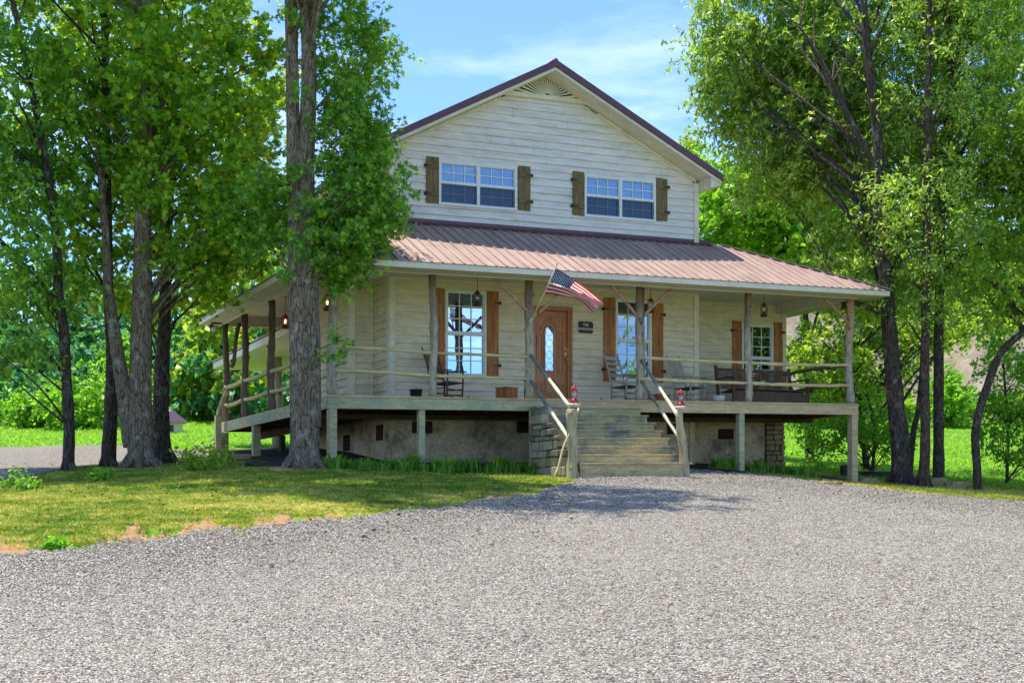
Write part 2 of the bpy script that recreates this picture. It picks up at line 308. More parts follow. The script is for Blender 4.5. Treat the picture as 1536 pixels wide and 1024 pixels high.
def glassmat(name, refl, tint=(.75, .85, .9)):
    m, t, out = nt(name); g = N(t, 'ShaderNodeBsdfGlossy', {'Color': rgb(tint), 'Roughness': .015}); tr = N(t, 'ShaderNodeBsdfTransparent', {'Color': (.8, .85, .85, 1)})
    bn = N(t, 'ShaderNodeBump', {'Height': noise(t, coords(t), 1.3, 2, .5), 'Strength': .08, 'Distance': .02}); t.links.new(bn.outputs[0], g.inputs['Normal'])
    mx = N(t, 'ShaderNodeMixShader', {0: refl, 1: tr.outputs[0], 2: g.outputs[0]}); t.links.new(mx.outputs[0], out.inputs[0]); return m
M['glass'] = glassmat('window_glass', .4, (.62, .78, .92)); M['mirror_glass'] = glassmat('reflective_glass', .85, (.58, .78, 1.0))
def flatmat(name, c, rough=.7):
    m, t, out = nt(name); n1 = noise(t, coords(t), 30, 3, .6); cc = ramp(t, n1, [(.3, tuple(q*.85 for q in c)), (.7, tuple(min(1, q*1.1) for q in c))])
    b = N(t, 'ShaderNodeBsdfPrincipled', {'Base Color': cc, 'Roughness': rough}); t.links.new(b.outputs[0], out.inputs[0]); return m
def clothmat(name, c):
    m, t, out = nt(name); d = N(t, 'ShaderNodeBsdfDiffuse', {'Color': rgb(c)}); tr = N(t, 'ShaderNodeBsdfTranslucent', {'Color': rgb(c)})
    mx = N(t, 'ShaderNodeMixShader', {0: .45, 1: d.outputs[0], 2: tr.outputs[0]}); t.links.new(mx.outputs[0], out.inputs[0]); return m
M['f_red'] = clothmat('flag_red', (.62, .03, .05)); M['f_white'] = clothmat('flag_white', (.8, .8, .8)); M['f_blue'] = clothmat('flag_blue', (.02, .035, .12))
def glow(name, c, s):
    m, t, out = nt(name); e = N(t, 'ShaderNodeEmission', {'Color': rgb(c), 'Strength': s}); t.links.new(e.outputs[0], out.inputs[0]); return m
M['flame'] = glow('lamp_flame', (1, .45, .15), 6)

mt, t_, o_ = nt('insect_screen'); d_ = N(t_, 'ShaderNodeBsdfDiffuse', {'Color': (.01, .012, .015, 1)}); tp = N(t_, 'ShaderNodeBsdfTransparent'); mm = N(t_, 'ShaderNodeMixShader', {0: .5, 1: tp.outputs[0], 2: d_.outputs[0]}); t_.links.new(mm.outputs[0], o_.inputs[0]); M['screen'] = mt
import bmesh
SUN, SKY, EXPO = 3.9, .15, .98
# ============================================================ HOUSE
def U(px, row, Y):
    p = atY(px, row, Y); return Vector((p.x, Y, p.z-sh(p.x, Y)))
house = empty('house', (0, 0, 0), 'two storey cream clapboard house with maroon gable roof and wraparound log porch', 'house')
P0, PW = 1.9, 2.84                     # front wall plane, wing wall plane
XA, XB = 1.95, 9.56                    # main block sides
SPLIT = {'room_interior', 'batten', 'hinge', 'stringer', 'corner_trim', 'porch_beam', 'eave_fascia', 'eave_soffit', 'deck_fascia', 'inner_beam', 'rake_trim', 'joist', 'side_step', 'flashing', 'door_panel_x', 'fascia', 'porch_ceiling'}
def hsub(name, mat, mb, parent=house, bevel=0, label=None):
    if name in SPLIT and len(mb.v):
        for m in mb.split(): o = m.build(name, mat, parent, bevel, label)
        return o
    return mb.build(name, mat, parent, bevel, label)
def siding(mb, c, a0, a1, z0, z1, op=(), axis='y', pitch=.163, lim=None, sgn=-1):
    z = z0
    while z < z1-1e-4:
        zt = min(z+pitch, z1); brk = sorted({z, zt}|{q for o in op for q in (o[2], o[3]) if z < q < zt})
        for lo, hi in zip(brk[:-1], brk[1:]):
            md = (lo+hi)/2; blk = sorted([(o[0], o[1]) for o in op if o[2] < md < o[3]])
            cur = a0; segs = []
            for b in blk:
                if b[0] > cur: segs.append((cur, b[0]))
                cur = max(cur, b[1])
            if cur < a1: segs.append((cur, a1))
            js_ = []
            for sa, sb in segs:
                jr = random.Random(round(z*97+sa*31)); cpt = sa
                while sb-cpt > 3.2:
                    nx = cpt+jr.uniform(2.2, 4.8)
                    if sb-nx < .5: break
                    js_.append((cpt, nx-.0015)); cpt = nx+.0015
                js_.append((cpt, sb))
            segs = js_
            for sa, sb in segs:
                o_lo = .046-.038*(lo-z)/pitch; o_hi = .046-.038*(hi-z)/pitch
                la, lb, ha, hb = sa, sb, sa, sb
                if lim:
                    l1, r1 = lim(lo); l2, r2 = lim(hi); la, lb, ha, hb = max(sa, l1), min(sb, r1), max(sa, l2), min(sb, r2)
                    if lb <= la: continue
                    if hb < ha: ha = hb = (ha+hb)/2
                pts = [(la, o_lo, lo), (lb, o_lo, lo), (hb, o_hi, hi), (ha, o_hi, hi), (la, 0, lo), (lb, 0, lo)]
                v = [(a, c+sgn*o, zz) if axis == 'y' else (c+sgn*o, a, zz) for a, o, zz in pts]
                mb.add(v, [(0, 1, 2, 3), (4, 5, 1, 0)])
        z += pitch
    return mb
# openings from the photograph, on the wall planes
winL = (3.21, 4.13, .63, 2.43); winM = (7.38, 8.29, .60, 2.42); winR = (11.50, 12.40, .52, 2.14)
winU1 = (3.06, 4.86, 4.26, 5.16); winU2 = (6.58, 8.40, 4.26, 5.16); dor = (5.27, 6.27, .04, 2.2)
# ridge geometry
RG = (5.56, 7.42); EL = (1.74, 5.46); ER = (9.87, 5.32)
ml = (RG[1]-EL[1])/(RG[0]-EL[0]); mr = (RG[1]-ER[1])/(ER[0]-RG[0])
def gab(z):  # wall limits below the roof
    zz = z+.22; return RG[0]-(RG[1]-zz)/ml, RG[0]+(RG[1]-zz)/mr
up = MB(True); siding(up, P0, XA+.1, XB-.1, 3.86, 7.2, [winU1, winU2, (4.62, 6.72, 6.76, 7.5)], lim=gab); uw = hsub('upper_wall', M['siding_up'], up)
sd_ = MB(True); siding(sd_, XA, P0+.02, 9.3, 3.6, 5.2, axis='x'); siding(sd_, XB, P0+.02, 9.3, 3.8, 5.2, axis='x', sgn=1); siding(sd_, 9.3, XA, XB, 3.2, 7.2, lim=gab, sgn=1)
hsub('side_wall', M['siding'], sd_)
lw = MB(True); siding(lw, P0, XA+.1, XB-.1, -.02, 2.68, [winL, winM, dor]); siding(lw, XA, P0+.02, PW, -.02, 2.68, axis='x')
siding(lw, XB, P0+.02, PW, -.02, 2.68, axis='x', sgn=1)
hsub('lower_wall', M['siding'], lw)
wl = MB(True); siding(wl, PW, 1.4+.08, XA-.07, -.02, 2.68); siding(wl, 1.4, PW, 6.7, -.02, 2.68, axis='x'); siding(wl, 6.7, 1.4, XA, -.02, 2.68, sgn=1); siding(wl, XA, 6.7, 9.1, -.02, 2.68, axis='x')
hsub('wing_wall', M['siding'], wl)
wr = MB(True); siding(wr, PW, XB+.02, 12.7, -.02, 2.68, [winR]); siding(wr, 12.78, PW, 9, -.02, 2.68, axis='x', sgn=1); siding(wr, 9.1, XA, 12.78, -.02, 3.6, sgn=1)
hsub('wing_wall', M['siding'], wr)
# corner boards
cb = MB(True)
for x0, x1, y, z0, z1 in ((XA-.03, XA+.1, P0, 3.84, 5.36), (XB-.1, XB+.03, P0, 3.84, 5.22), (XA-.03, XA+.1, P0, -.03, 2.68), (XB-.1, XB+.03, P0, -.03, 2.68), (1.37, 1.5, PW, -.03, 2.68), (12.68, 12.81, PW, -.03, 2.68)):
    cb.box(x0, x1, y-.06, y+.02, z0, z1)
cb.box(XA-.12, XA-.03, PW-.035, PW+.01, -.03, 2.68); cb.box(XA-.04, XA-.005, P0+.02, P0+.1, -.03, 2.68); cb.box(1.36, 1.395, PW, PW+.1, -.03, 2.68)
cb.box(XB+.03, XB+.1, PW-.035, PW+.01, -.03, 2.68)
cb.box(XA+.1, XB-.1, P0-.04, P0+.01, 2.62, 2.678)
hsub('corner_trim', M['trim'], cb, bevel=.004)
# dark rooms behind the openings so that the glass has something behind it
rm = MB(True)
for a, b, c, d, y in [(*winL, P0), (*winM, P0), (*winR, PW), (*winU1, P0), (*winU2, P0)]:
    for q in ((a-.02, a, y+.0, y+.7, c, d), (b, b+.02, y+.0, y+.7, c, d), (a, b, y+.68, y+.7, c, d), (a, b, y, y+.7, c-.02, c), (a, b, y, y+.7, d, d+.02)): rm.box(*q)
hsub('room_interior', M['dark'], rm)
def window(o, y, units, cols, rows, glass, blind, label, mid=.5):
    a, b, c, d = o; fr = MB(True); w = .03
    fr.box(a-.02, a+w, y-.06, y+.05, c, d); fr.box(b-w, b+.02, y-.06, y+.05, c, d)
    fr.box(a+w, b-w, y-.06, y+.05, d-w, d+.015); fr.box(a+w, b-w, y-.06, y+.05, c+.001, c+w); fr.box(a-.03, b+.03, y-.075, y+.02, c-.03, c)
    W = (b-a)/units
    for u in range(1, units): fr.box(a+u*W-.035, a+u*W+.035, y-.058, y+.05, c+w, d-w)
    win = hsub('window', M['white'], fr, bevel=.003, label=label)
    mu = MB(True); gl = MB(True); sa = MB(True)
    for u in range(units):
        ua, ub = a+u*W+.03, a+(u+1)*W-.03; zm = c+w+(d-c-2*w)*mid
        sa.box(ua, ub, y-.045, y+.0, zm-.022, zm+.022)
        for (s0, s1, oy) in ((c+w, zm-.022, .012), (zm+.022, d-w, 0)):
            sa.box(ua, ua+.022, y-.035+oy, y+.005, s0, s1); sa.box(ub-.022, ub, y-.035+oy, y+.005, s0, s1)
            sa.box(ua+.022, ub-.022, y-.035+oy, y+.005, s1-.018, s1); sa.box(ua+.022, ub-.022, y-.035+oy, y+.005, s0, s0+.02)
            for i in range(1, cols):
                x = ua+.02+(ub-ua-.04)*i/cols; mu.box(x-.009, x+.009, y-.02+oy, y-.006+oy, s0+.02, s1-.018)
            for i in range(1, rows):
                z = s0+.02+(s1-s0-.04)*i/rows; mu.box(ua+.022, ub-.022, y-.0215+oy, y-.0075+oy, z-.009, z+.009)
            yy = y-.012+oy+.009; gl.add([(ua+.01, yy, s0+.01), (ub-.01, yy, s0+.01), (ub-.01, yy, s1-.01), (ua+.01, yy, s1-.01)], [(0, 1, 2, 3)])
    mb_ = hsub('sash', M['white'], sa, win); hsub('muntin_grid', M['white'], mu, win); hsub('pane', glass, gl, win)
    if units > 1:
        for u in range(units):
            m = MB(True); ua, ub = a+u*W+.035, a+(u+1)*W-.035; m.add([(ua, y-.05, c+w), (ub, y-.05, c+w), (ub, y-.05, (c+d)/2-.02), (ua, y-.05, (c+d)/2-.02)], [(0, 1, 2, 3)]); hsub('screen', M['screen'], m, win)
    if blind:
        bl = MB(True)
        for u in range(units):
            ua, ub = a+u*W+.06, a+(u+1)*W-.06; z = c+.08
            while z < d-.07: bl.prism([(ua, y+.055, z), (ua, y+.085, z+.028), (ua, y+.087, z+.026), (ua, y+.057, z-.002)], (ub-ua, 0, 0)); z += .043
        hsub('blind', M['blind'], bl, win)
    return win
window(winL, P0, 1, 3, 3, M['mirror_glass'], False, 'tall white window mirroring blue sky, left of the front door')
window(winM, P0, 1, 3, 3, M['glass'], True, 'tall white window with blinds, behind the log post right of the sign')
window(winR, PW, 1, 3, 3, M['glass'], False, 'tall white window behind the porch swing bench')
window(winU1, P0, 2, 3, 2, M['glass'], True, 'double upstairs window at left, with blue sky in its panes')
window(winU2, P0, 2, 3, 2, M['glass'], True, 'double upstairs window at right, with dark blinds')
def shutter(x0, x1, z0, z1, y, mat, outer, label=None):
    m = MB(True); n = 2; w = (x1-x0)/n
    for i in range(n): m.box(x0+i*w+.002, x0+(i+1)*w-.002, y-.06, y-.032, z0+random.uniform(-.008, .008), z1+random.uniform(-.008, .008))
    s_ = hsub('shutter', mat, m, bevel=.003, label=label); b = MB(True); h = MB(True)
    L = z1-z0
    for z in (z0+L*(.14 if L > 1.2 else .2), z1-L*(.14 if L > 1.2 else .2)):
        b.box(x0+.008, x1-.008, y-.085, y-.06, z-.045, z+.045)
        hx = x1 if outer > 0 else x0
        h.box(*sorted((hx-outer*.11, hx)), y-.097, y-.086, z-.012, z+.012); h.box(*sorted((hx, hx+outer*.05)), y-.085, y-.04, z-.03, z+.03)
    hsub('batten', mat, b, s_, bevel=.003); hsub('hinge', M['iron'], h, s_)
so, sn = M['shutter_old'], M['shutter']
shutter(2.75, 3.04, 4.25, 5.23, P0, so, -1); shutter(4.91, 5.21, 4.26, 5.22, P0, so, 1); shutter(6.26, 6.55, 4.25, 5.22, P0, so, -1); shutter(8.43, 8.73, 4.28, 5.25, P0, so, 1)
shutter(2.92, 3.17, .6, 2.46, P0, sn, -1); shutter(4.16, 4.44, .6, 2.47, P0, sn, 1); shutter(7.05, 7.34, .58, 2.46, P0, sn, -1); shutter(8.33, 8.62, .58, 2.38, P0, sn, 1)
shutter(11.2, 11.47, .5, 2.22, PW, sn, -1); shutter(12.43, 12.7, .5, 2.22, PW, sn, 1)
# gable vent: half sunburst
gv = MB(True); cx0, zb = 5.62, 6.86
gv.prism([(4.62, P0-.06, 6.80), (6.74, P0-.06, 6.80), (5.62, P0-.06, 7.34)], (0, .03, 0))
vent = hsub('gable_vent', M['dark'], gv)
sl = MB(True)
for i in range(21):
    th = math.radians(9+162*i/20); dx, dz = math.cos(th), math.sin(th)
    # ray to the vent outline (triangle sides)
    tt = 5
    for (ax, az, bx, bz) in ((6.68, 6.81, 5.62, 7.33), (5.62, 7.33, 4.68, 6.81)):
        den = dx*(bz-az)-dz*(bx-ax)
        if abs(den) > 1e-6:
            q = ((ax-cx0)*(bz-az)-(az-6.76)*(bx-ax))/den
            if q > 0: tt = min(tt, q)
    a = Vector((cx0+dx*.10, P0-.082, 6.76+dz*.10)); b = Vector((cx0+dx*tt, P0-.082, 6.76+dz*tt)); sdv = Vector((-dz, 0, dx))
    w0, w1 = .006, .007+.022*min(1, tt/.9)
    if (b-a).length > .05: sl.prism([a-sdv*w0, a+sdv*w0, b+sdv*w1, b-sdv*w1], (0, .018, 0))
hsub('slat', M['trim'], sl, vent)
vf = MB(True); vf.box(4.45, 6.9, P0-.092, P0-.03, 6.72, 6.82)
vf.beam((4.55, P0-.06, 6.80), (5.62, P0-.06, 7.35), .05, .07, (0, -1, 0)); vf.beam((6.83, P0-.06, 6.80), (5.62, P0-.06, 7.35), .05, .07, (0, -1, 0)); hsub('frame', M['trim'], vf, vent)
# upper roof
def lp(x, dz): return (x, RG[1]-(RG[0]-x)*ml+dz) if x < RG[0] else (x, RG[1]-(x-RG[0])*mr+dz)
rf = MB(True)
for xe in (EL[0]-.02, ER[0]+.02):
    poly = [(*[RG[0]], 1.33, RG[1]), (xe, 1.33, lp(xe, 0)[1]), (xe, 1.33, lp(xe, -.05)[1]), (RG[0], 1.33, RG[1]-.05)]
    rf.prism(poly, (0, 8.6, 0))
    n = 34
    for i in range(n):
        y = 1.4+i*.25; p, q = Vector((RG[0], y, RG[1]+.01)), Vector((xe, y, lp(xe, 0)[1]+.01)); rf.beam(p, q, .03, .022)
rf.tube([(RG[0], 1.32, RG[1]), (RG[0], 9.94, RG[1])], .06, 8)
roof = hsub('roof', M['maroon'], rf)
rk = MB(True)
for xe in (EL[0]-.03, ER[0]+.03):
    rk.prism([(RG[0], 1.30, RG[1]+.02), (xe, 1.30, lp(xe, .015)[1]), (xe, 1.30, lp(xe, -.13)[1]), (RG[0], 1.30, RG[1]-.13)], (0, .03, 0))
    x2 = xe; rk.prism([(x2, 1.33, lp(x2, -.13)[1]), (x2, 1.33, lp(x2, 0)[1]), (x2+(.02 if xe > 5 else -.02), 1.33, lp(x2, 0)[1]), (x2+(.02 if xe > 5 else -.02), 1.33, lp(x2, -.13)[1])], (0, 8.6, 0))
hsub('rake_trim', M['maroon'], rk, roof)
sf = MB(True)
for xe in (EL[0], ER[0]):
    sf.prism([(RG[0], 1.335, RG[1]-.135), (xe, 1.335, lp(xe, -.135)[1]), (xe, 1.335, lp(xe, -.2)[1]), (RG[0], 1.335, RG[1]-.2)], (0, .025, 0))
    sf.prism([(RG[0], 1.36, RG[1]-.17), (xe, 1.36, lp(xe, -.17)[1]), (xe, 1.36, lp(xe, -.19)[1]), (RG[0], 1.36, RG[1]-.19)], (0, .56, 0))
    xw = XA-.04 if xe < 5 else XB+.04
    sf.prism([(xw, 1.37, lp(xw, -.195)[1]), (xe, 1.37, lp(xe, -.195)[1]), (xe, 1.37, lp(xe, -.24)[1]), (xw, 1.37, lp(xe, -.3)[1])], (0, 8.5, 0))
    sg = 1 if xe > 5 else -1
    rkx = MB
for xa, xb in ((4.5, XA+.05), (6.9, XB-.05)):     # frieze board under the soffit
    sf.prism([(xa, P0-.06, lp(xa, -.2)[1]), (xb, P0-.06, lp(xb, -.2)[1]), (xb, P0-.06, lp(xb, -.27)[1]), (xa, P0-.06, lp(xa, -.27)[1])], (0, .045, 0))
hsub('soffit', M['trim'], sf, roof)
# porch roof
ZE, MP = 2.56, .53
def zr(y): return ZE+MP*(y+.5)
HX0, HX1 = 1.97, 10.2
pr = MB(True)
def slab(poly, th=.02):
    pr.prism([(x, y, z) for x, y, z in poly], (0, 0, -th))
slab([(-.53, -.53, zr(-.53)), (13.2, -.53, zr(-.53)), (HX1, 1.9, zr(1.9)), (HX0, 1.9, zr(1.9))])
slab([(-.53, 8.68, zr(-.53)), (-.53, -.53, zr(-.53)), (HX0, 1.9, zr(1.9)), (HX0, 8.68, zr(1.9))])
slab([(13.2, -.53, zr(-.53)), (13.2, 9.2, zr(-.53)), (HX1, 9.2, zr(1.9)), (HX1, 1.9, zr(1.9))])
slab([(HX1, 1.9, zr(1.9)), (HX1, 9.2, zr(1.9)), (XB, 9.2, zr(1.9)+.06), (XB, 1.9, zr(1.9)+.06)])
x = -.4
while x < 13.1:
    yt = 1.9
    if x < HX0: yt = -.53+(x+.53)*2.43/(HX0+.53)
    if x > HX1: yt = -.53+(13.2-x)*2.43/(13.2-HX1)
    if yt > -.45:
        a, b = Vector((x, -.545, zr(-.545)+.004)), Vector((x, yt, zr(yt)+.004))
        n = Vector((0, -MP, 1)).normalized()
        w = Vector((.022, 0, 0)); w2 = Vector((.011, 0, 0))
        pr.prism([a-w, a+w, a+w2+n*.022, a-w2+n*.022], b-a)
    x += .229
y = -.3
while y < 8.6:
    xt = min(HX0, -.53+(y+.53)*(HX0+.53)/2.43); zt = zr(-.53)+(xt+.53)*(zr(1.9)-zr(-.53))/(HX0+.53)
    pr.beam((-.545, y, zr(-.53)+.01), (xt, y, zt+.01), .035, .02)
    xt = max(HX1, 13.2-(y+.53)*(13.2-HX1)/2.43); zt = zr(-.53)+(13.2-xt)*(zr(1.9)-zr(-.53))/(13.2-HX1)
    pr.beam((13.215, y, zr(-.53)+.01), (xt, y, zt+.01), .035, .02); y += .229
prf = hsub('porch_roof', M['roof'], pr)
hc = MB(True)
hc.beam((-.53, -.53, zr(-.53)+.012), (HX0, 1.9, zr(1.9)+.012), .11, .02); hsub('hip_cap', M['roof'], hc, prf); hc = MB(True)
for i in range(13):                     # the hip cap is laid in lapped lengths
    t0, t1 = i/13, (i+.93)/13; a = Vector((13.2, -.53, zr(-.53)+.02)); b = Vector((HX1, 1.9, zr(1.9)+.02))
    hc.beam(a.lerp(b, t0), a.lerp(b, t1), .15, .022)
hsub('hip_cap', M['roof'], hc, prf)
fl = MB(True); fl.box(XA-.03, HX1-.3, P0-.055, P0-.0, zr(1.9)-.02, zr(1.9)+.075); fl.box(XA-.055, XA-.02, P0, 9, zr(1.9)-.02, zr(1.9)+.075)
fl.prism([(XA, P0-.17, zr(1.73)+.025), (XA, P0-.05, zr(1.85)+.03), (XA, P0-.05, zr(1.85)+.036), (XA, P0-.17, zr(1.73)+.031)], (HX1-XA-.3, 0, 0))
hsub('flashing', M['maroon'], fl, prf)
# eaves, beams, ceiling
ef = MB(True); ef.box(-.5, 13.17, -.52, -.48, 2.42, 2.54); ef.box(-.52, -.48, -.48, 8.65, 2.42, 2.54); ef.box(13.13, 13.17, -.48, 9.1, 2.42, 2.54); ef.box(-.48, 0, 8.63, 8.66, 2.42, 2.54)
hsub('eave_fascia', M['trim'], ef, prf, .004)
es = MB(True); es.box(-.48, 13.13, -.48, -.005, 2.425, 2.44); es.box(-.48, -.005, -.005, 8.63, 2.425, 2.44); es.box(12.72, 13.13, -.005, 9.1, 2.425, 2.44)
hsub('eave_soffit', M['soffit'], es, prf)
bm = MB(True); bm.box(0, 12.7, -.0, .05, 2.41, 2.6); bm.box(0, .05, .05, 8.6, 2.41, 2.6); bm.box(12.55, 12.7, .05, PW-.1, 2.41, 2.62)
hsub('porch_beam', M['trim'], bm, bevel=.004)
b2 = MB(True); b2.box(.05, XA-.1, 8.5, 8.58, 2.40, 2.66); b2.box(12.5, 12.545, .05, PW-.05, 2.44, 2.66); b2.box(.05, 12.5, .052, .1, 2.44, 2.66); b2.box(.052, .1, .1, 8.5, 2.44, 2.66)
hsub('inner_beam', M['soffit'], b2)
cl = MB(True); cl.box(.05, 12.7, .1, PW+.3, 2.66, 2.675); cl.box(.05, XA+.3, PW+.3, 8.6, 2.66, 2.675); hsub('porch_ceiling', M['soffit'], cl)
# flat blocked roof void: keeps daylight out between ceiling and roof
# deck
dk = MB(True)
yy = .0
while yy < 2.9:
    dk.box(-.02, 12.67, yy+.002, yy+.136, -.034, -.0); yy += .14
while yy < 8.5:
    dk.box(-.02, XA+.0, yy+.002, yy+.136, -.034, -.0); yy += .14
deck = hsub('porch_deck', M['tan_timber'], dk)
fa = MB(True); fa.box(-.04, 4.55, -.045, -.003, -.25, -.036); fa.box(-.04, -.0, .0, 8.54, -.25, -.036)
hsub('deck_fascia', M['green_timber'], fa, bevel=.006, label='grey-green weathered deck edge beam left of the steps')
fb = MB(True); fb.box(4.552, 9.0, -.045, -.003, -.25, -.036); fb.box(9.004, 12.67, -.045, -.003, -.25, -.036); fb.box(12.63, 12.67, 0, PW, -.25, -.036); fb.box(-.05, 12.68, -.06, .0, -.034, .004)
hsub('deck_fascia', M['tan_timber'], fb, bevel=.006, label='tan deck edge beam right of the steps')
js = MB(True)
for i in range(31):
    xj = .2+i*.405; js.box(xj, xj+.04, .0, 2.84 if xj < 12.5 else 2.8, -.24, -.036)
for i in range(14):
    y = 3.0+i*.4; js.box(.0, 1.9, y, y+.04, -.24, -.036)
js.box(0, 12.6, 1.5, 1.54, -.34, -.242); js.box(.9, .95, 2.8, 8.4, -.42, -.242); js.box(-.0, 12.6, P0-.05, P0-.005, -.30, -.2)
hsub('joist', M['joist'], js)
def leg(x, y, mat, w=.14, top=-.25, dz=.3):
    zg = gw(x, y)-sh(x, y); m = MB(True); m.box(x-w/2, x+w/2, y-w/2, y+w/2, zg-dz, top); hsub('deck_leg', mat, m, bevel=.008)
gt, tt_ = M['green_timber'], M['tan_timber']
leg(.07, .04, gt, .16); leg(1.9, .05, gt, .13); leg(9.46, .05, gt, .14); leg(12.58, .05, tt_, .17)
leg(.07, 2.2, gt); leg(.06, 5.45, gt, .17); leg(.06, 8.45, gt, .19)
for q in ((.95, 4), (.95, 6.4)): leg(*q, M['joist'], .12, -.42)
# foundation
fd = MB(True); zf = -2.2
fd.box(XA+.02, 9.35, P0+.0, P0+.2, zf, -.2); fd.box(XA+.02, XA+.2, P0+.2, 9.0, zf, -.2); fd.box(9.35, 9.5, P0-.03, PW, zf, -.22); fd.box(9.5, 12.2, PW, PW+.2, zf, -.2); fd.box(1.42, XA+.02, 6, 6.7, -.4, -.02); fd.box(12.6, 12.75, PW+.2, 9, zf, -.02)
fd.box(XA, 12.7, P0+.05, 9.0, -.04, -.01)
found = hsub('foundation', M['stucco'], fd, bevel=.01)
def fvent(x0, x1, z0, z1, y, xs=None):
    m = MB(True); m2 = MB(True)
    if xs is None:
        m.box(x0, x1, y-.012, y+.01, z0, z1)
        n = max(3, int((x1-x0)/.05)); [m2.box(x0+(x1-x0)*i/n-.006, x0+(x1-x0)*i/n+.006, y-.024, y-.012, z0, z1) for i in range(n+1)]
        [m2.box(x0, x1, y-.026, y-.013, z0+(z1-z0)*i/4-.005, z0+(z1-z0)*i/4+.005) for i in range(5)]
    else:
        m.box(xs-.012, xs+.01, x0, x1, z0, z1)
        [m2.box(xs-.024, xs-.012, x0+(x1-x0)*i/4-.006, x0+(x1-x0)*i/4+.006, z0, z1) for i in range(5)]
        [m2.box(xs-.026, xs-.013, x0, x1, z0+(z1-z0)*i/4-.005, z0+(z1-z0)*i/4+.005) for i in range(5)]
    v_ = hsub('crawlspace_vent', M['dark'], m); hsub('grille', M['rust'], m2, v_)
fvent(2.45, 2.9, -.6, -.36, P0); fvent(4.9, 5.34, -.58, -.34, P0); fvent(8.75, 9.1, -.6, -.36, P0); fvent(10.81, 11.25, -.66, -.42, PW)
fvent(2.35, 2.72, -.72, -.4, 0, XA+.02); fvent(4.5, 4.9, -.85, -.5, 0, XA+.02)
def stones(mb, x0, x1, z0, z1, y, depth, top=None, h0=.09, h1=.17, axis='y', seed=1, xs=0, ww=(.12, .3)):
    r = random.Random(seed); z = z0
    while z < z1-.02:
        h = min(r.uniform(h0, h1), z1-z); a = x0
        while a < x1-.02:
            w = min(r.uniform(*ww), x1-a)
            if x1-a-w < .08: w = x1-a
            if top is None or z+h <= top(a+w/2)+.03:
                o = r.uniform(0, .05); g = .011; j = [r.uniform(-.008, .008) for _ in range(6)]
                mb.cm = r.randrange(3)
                if axis == 'y': mb.box(a+g+j[0], a+w-g+j[1], y-o, y+depth, z+g+j[2], z+h-g+j[3])
                else: mb.box(xs-o, xs+depth, a+g*1.6+j[0], a+w-g*1.6+j[1], z+g*.6+j[2], z+h-g*.6+j[3])
            a += w
        z += h
sc_ = MB(True); stones(sc_, 12.2, 12.78, -1.9, -.22, PW-.03, .25, seed=4); stones(sc_, PW+.25, 8, -1.9, -.22, 0, .1, axis='x', xs=12.75, seed=5)
st_ = hsub('stone_corner', [M['stone_b'], M['stone_b'], M['stone_a']], sc_, bevel=.012); mo = MB(True); mo.box(12.21, 12.76, PW-.012, PW+.2, -2.1, -.25); hsub('mortar', M['mortar'], mo, st_)
# steps
stp = empty('steps', parent=house); tr = None
for k in range(1, 9):
    z = -.172*k; yf = -.05-.262*k; m = MB(True); x1 = 6.72; x0 = 4.22
    m.box(x0, x1+random.uniform(-.01, .02), yf-.02, yf+.30, z-.035, z+random.uniform(-.002, .003))
    hsub('tread', M['step'], m, stp, .006)
    m = MB(True); m.box(x0+.02, x1-.03, yf+.005, yf+.035, z-(.172 if k < 8 else .4)+.003, z-.036); hsub('riser', M['step'], m, stp, .004)
m = MB(True)
pl = [(4.24, -.0, -.2)]+[q for k in range(1, 9) for q in ((4.24, -.05-.262*k+.26, -.172*k-.036), (4.24, -.05-.262*k+.01, -.172*k-.036))]+[(4.24, -2.14, -1.75), (4.24, 0, -1.75)]
m.prism(pl, (.04, 0, 0)); m.prism([(x+2.4, y, z) for x, y, z in pl], (.04, 0, 0)); hsub('stringer', M['tan_timber'], m, stp)
sw = MB(True); stones(sw, -2.02, -.5, -1.75, -.1, 0, .12, top=lambda y: -.10+(y+.5)*.7, axis='x', xs=4.02, seed=9, h0=.09, h1=.19, ww=(.16, .42))
sws = hsub('stone_stair_wall', [M['stone_a'], M['stone_c'], M['stone_d']], sw, stp, .02)
mo = MB(True); mo.prism([(4.05, -.52, -.2), (4.05, -1.95, -1.3), (4.05, -1.95, -1.8), (4.05, -.52, -1.8)], (.08, 0, 0)); hsub('mortar', M['mortar'], mo, stp)
# posts
def logpost(x, y, z0, z1, r0, r1, mat, seed, lean=(0, 0), name='porch_post', parent=house, knobs=6):
    n = 14; pts = []; rr = []; rs = random.Random(seed)
    for i in range(n+1):
        t = i/n; pts.append((x+lean[0]*t+.016*math.sin(t*7+seed), y+lean[1]*t+.012*math.cos(t*6+seed*2), z0+(z1-z0)*t)); rr.append((r0+(r1-r0)*t)*(1+rs.uniform(-.07, .07)))
    m = MB(True); m.tube(pts, rr, 10, .22, seed=seed)
    for i in range(knobs):
        t = rs.uniform(.1, .95); th = rs.uniform(math.pi*.9, math.pi*2.1); q = Vector(pts[int(t*n)]); r = rr[int(t*n)]; d = Vector((math.cos(th), math.sin(th), .35)).normalized()
        m.tube([q+d*r*.6, q+d*(r+.02), q+d*(r+.035)], [.035, .024, .012], 6, seed=i)
    return hsub(name, mat, m, parent)
YP = .12
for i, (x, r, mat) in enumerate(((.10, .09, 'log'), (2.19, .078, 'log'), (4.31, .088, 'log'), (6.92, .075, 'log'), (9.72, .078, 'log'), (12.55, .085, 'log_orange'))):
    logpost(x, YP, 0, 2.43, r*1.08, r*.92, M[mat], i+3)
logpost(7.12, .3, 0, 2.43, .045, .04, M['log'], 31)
for i, y in enumerate((2.2, 4.32, 6.58, 8.42)): logpost(.10, y, 0, 2.43, .082, .075, M['log_dark'], i+20)
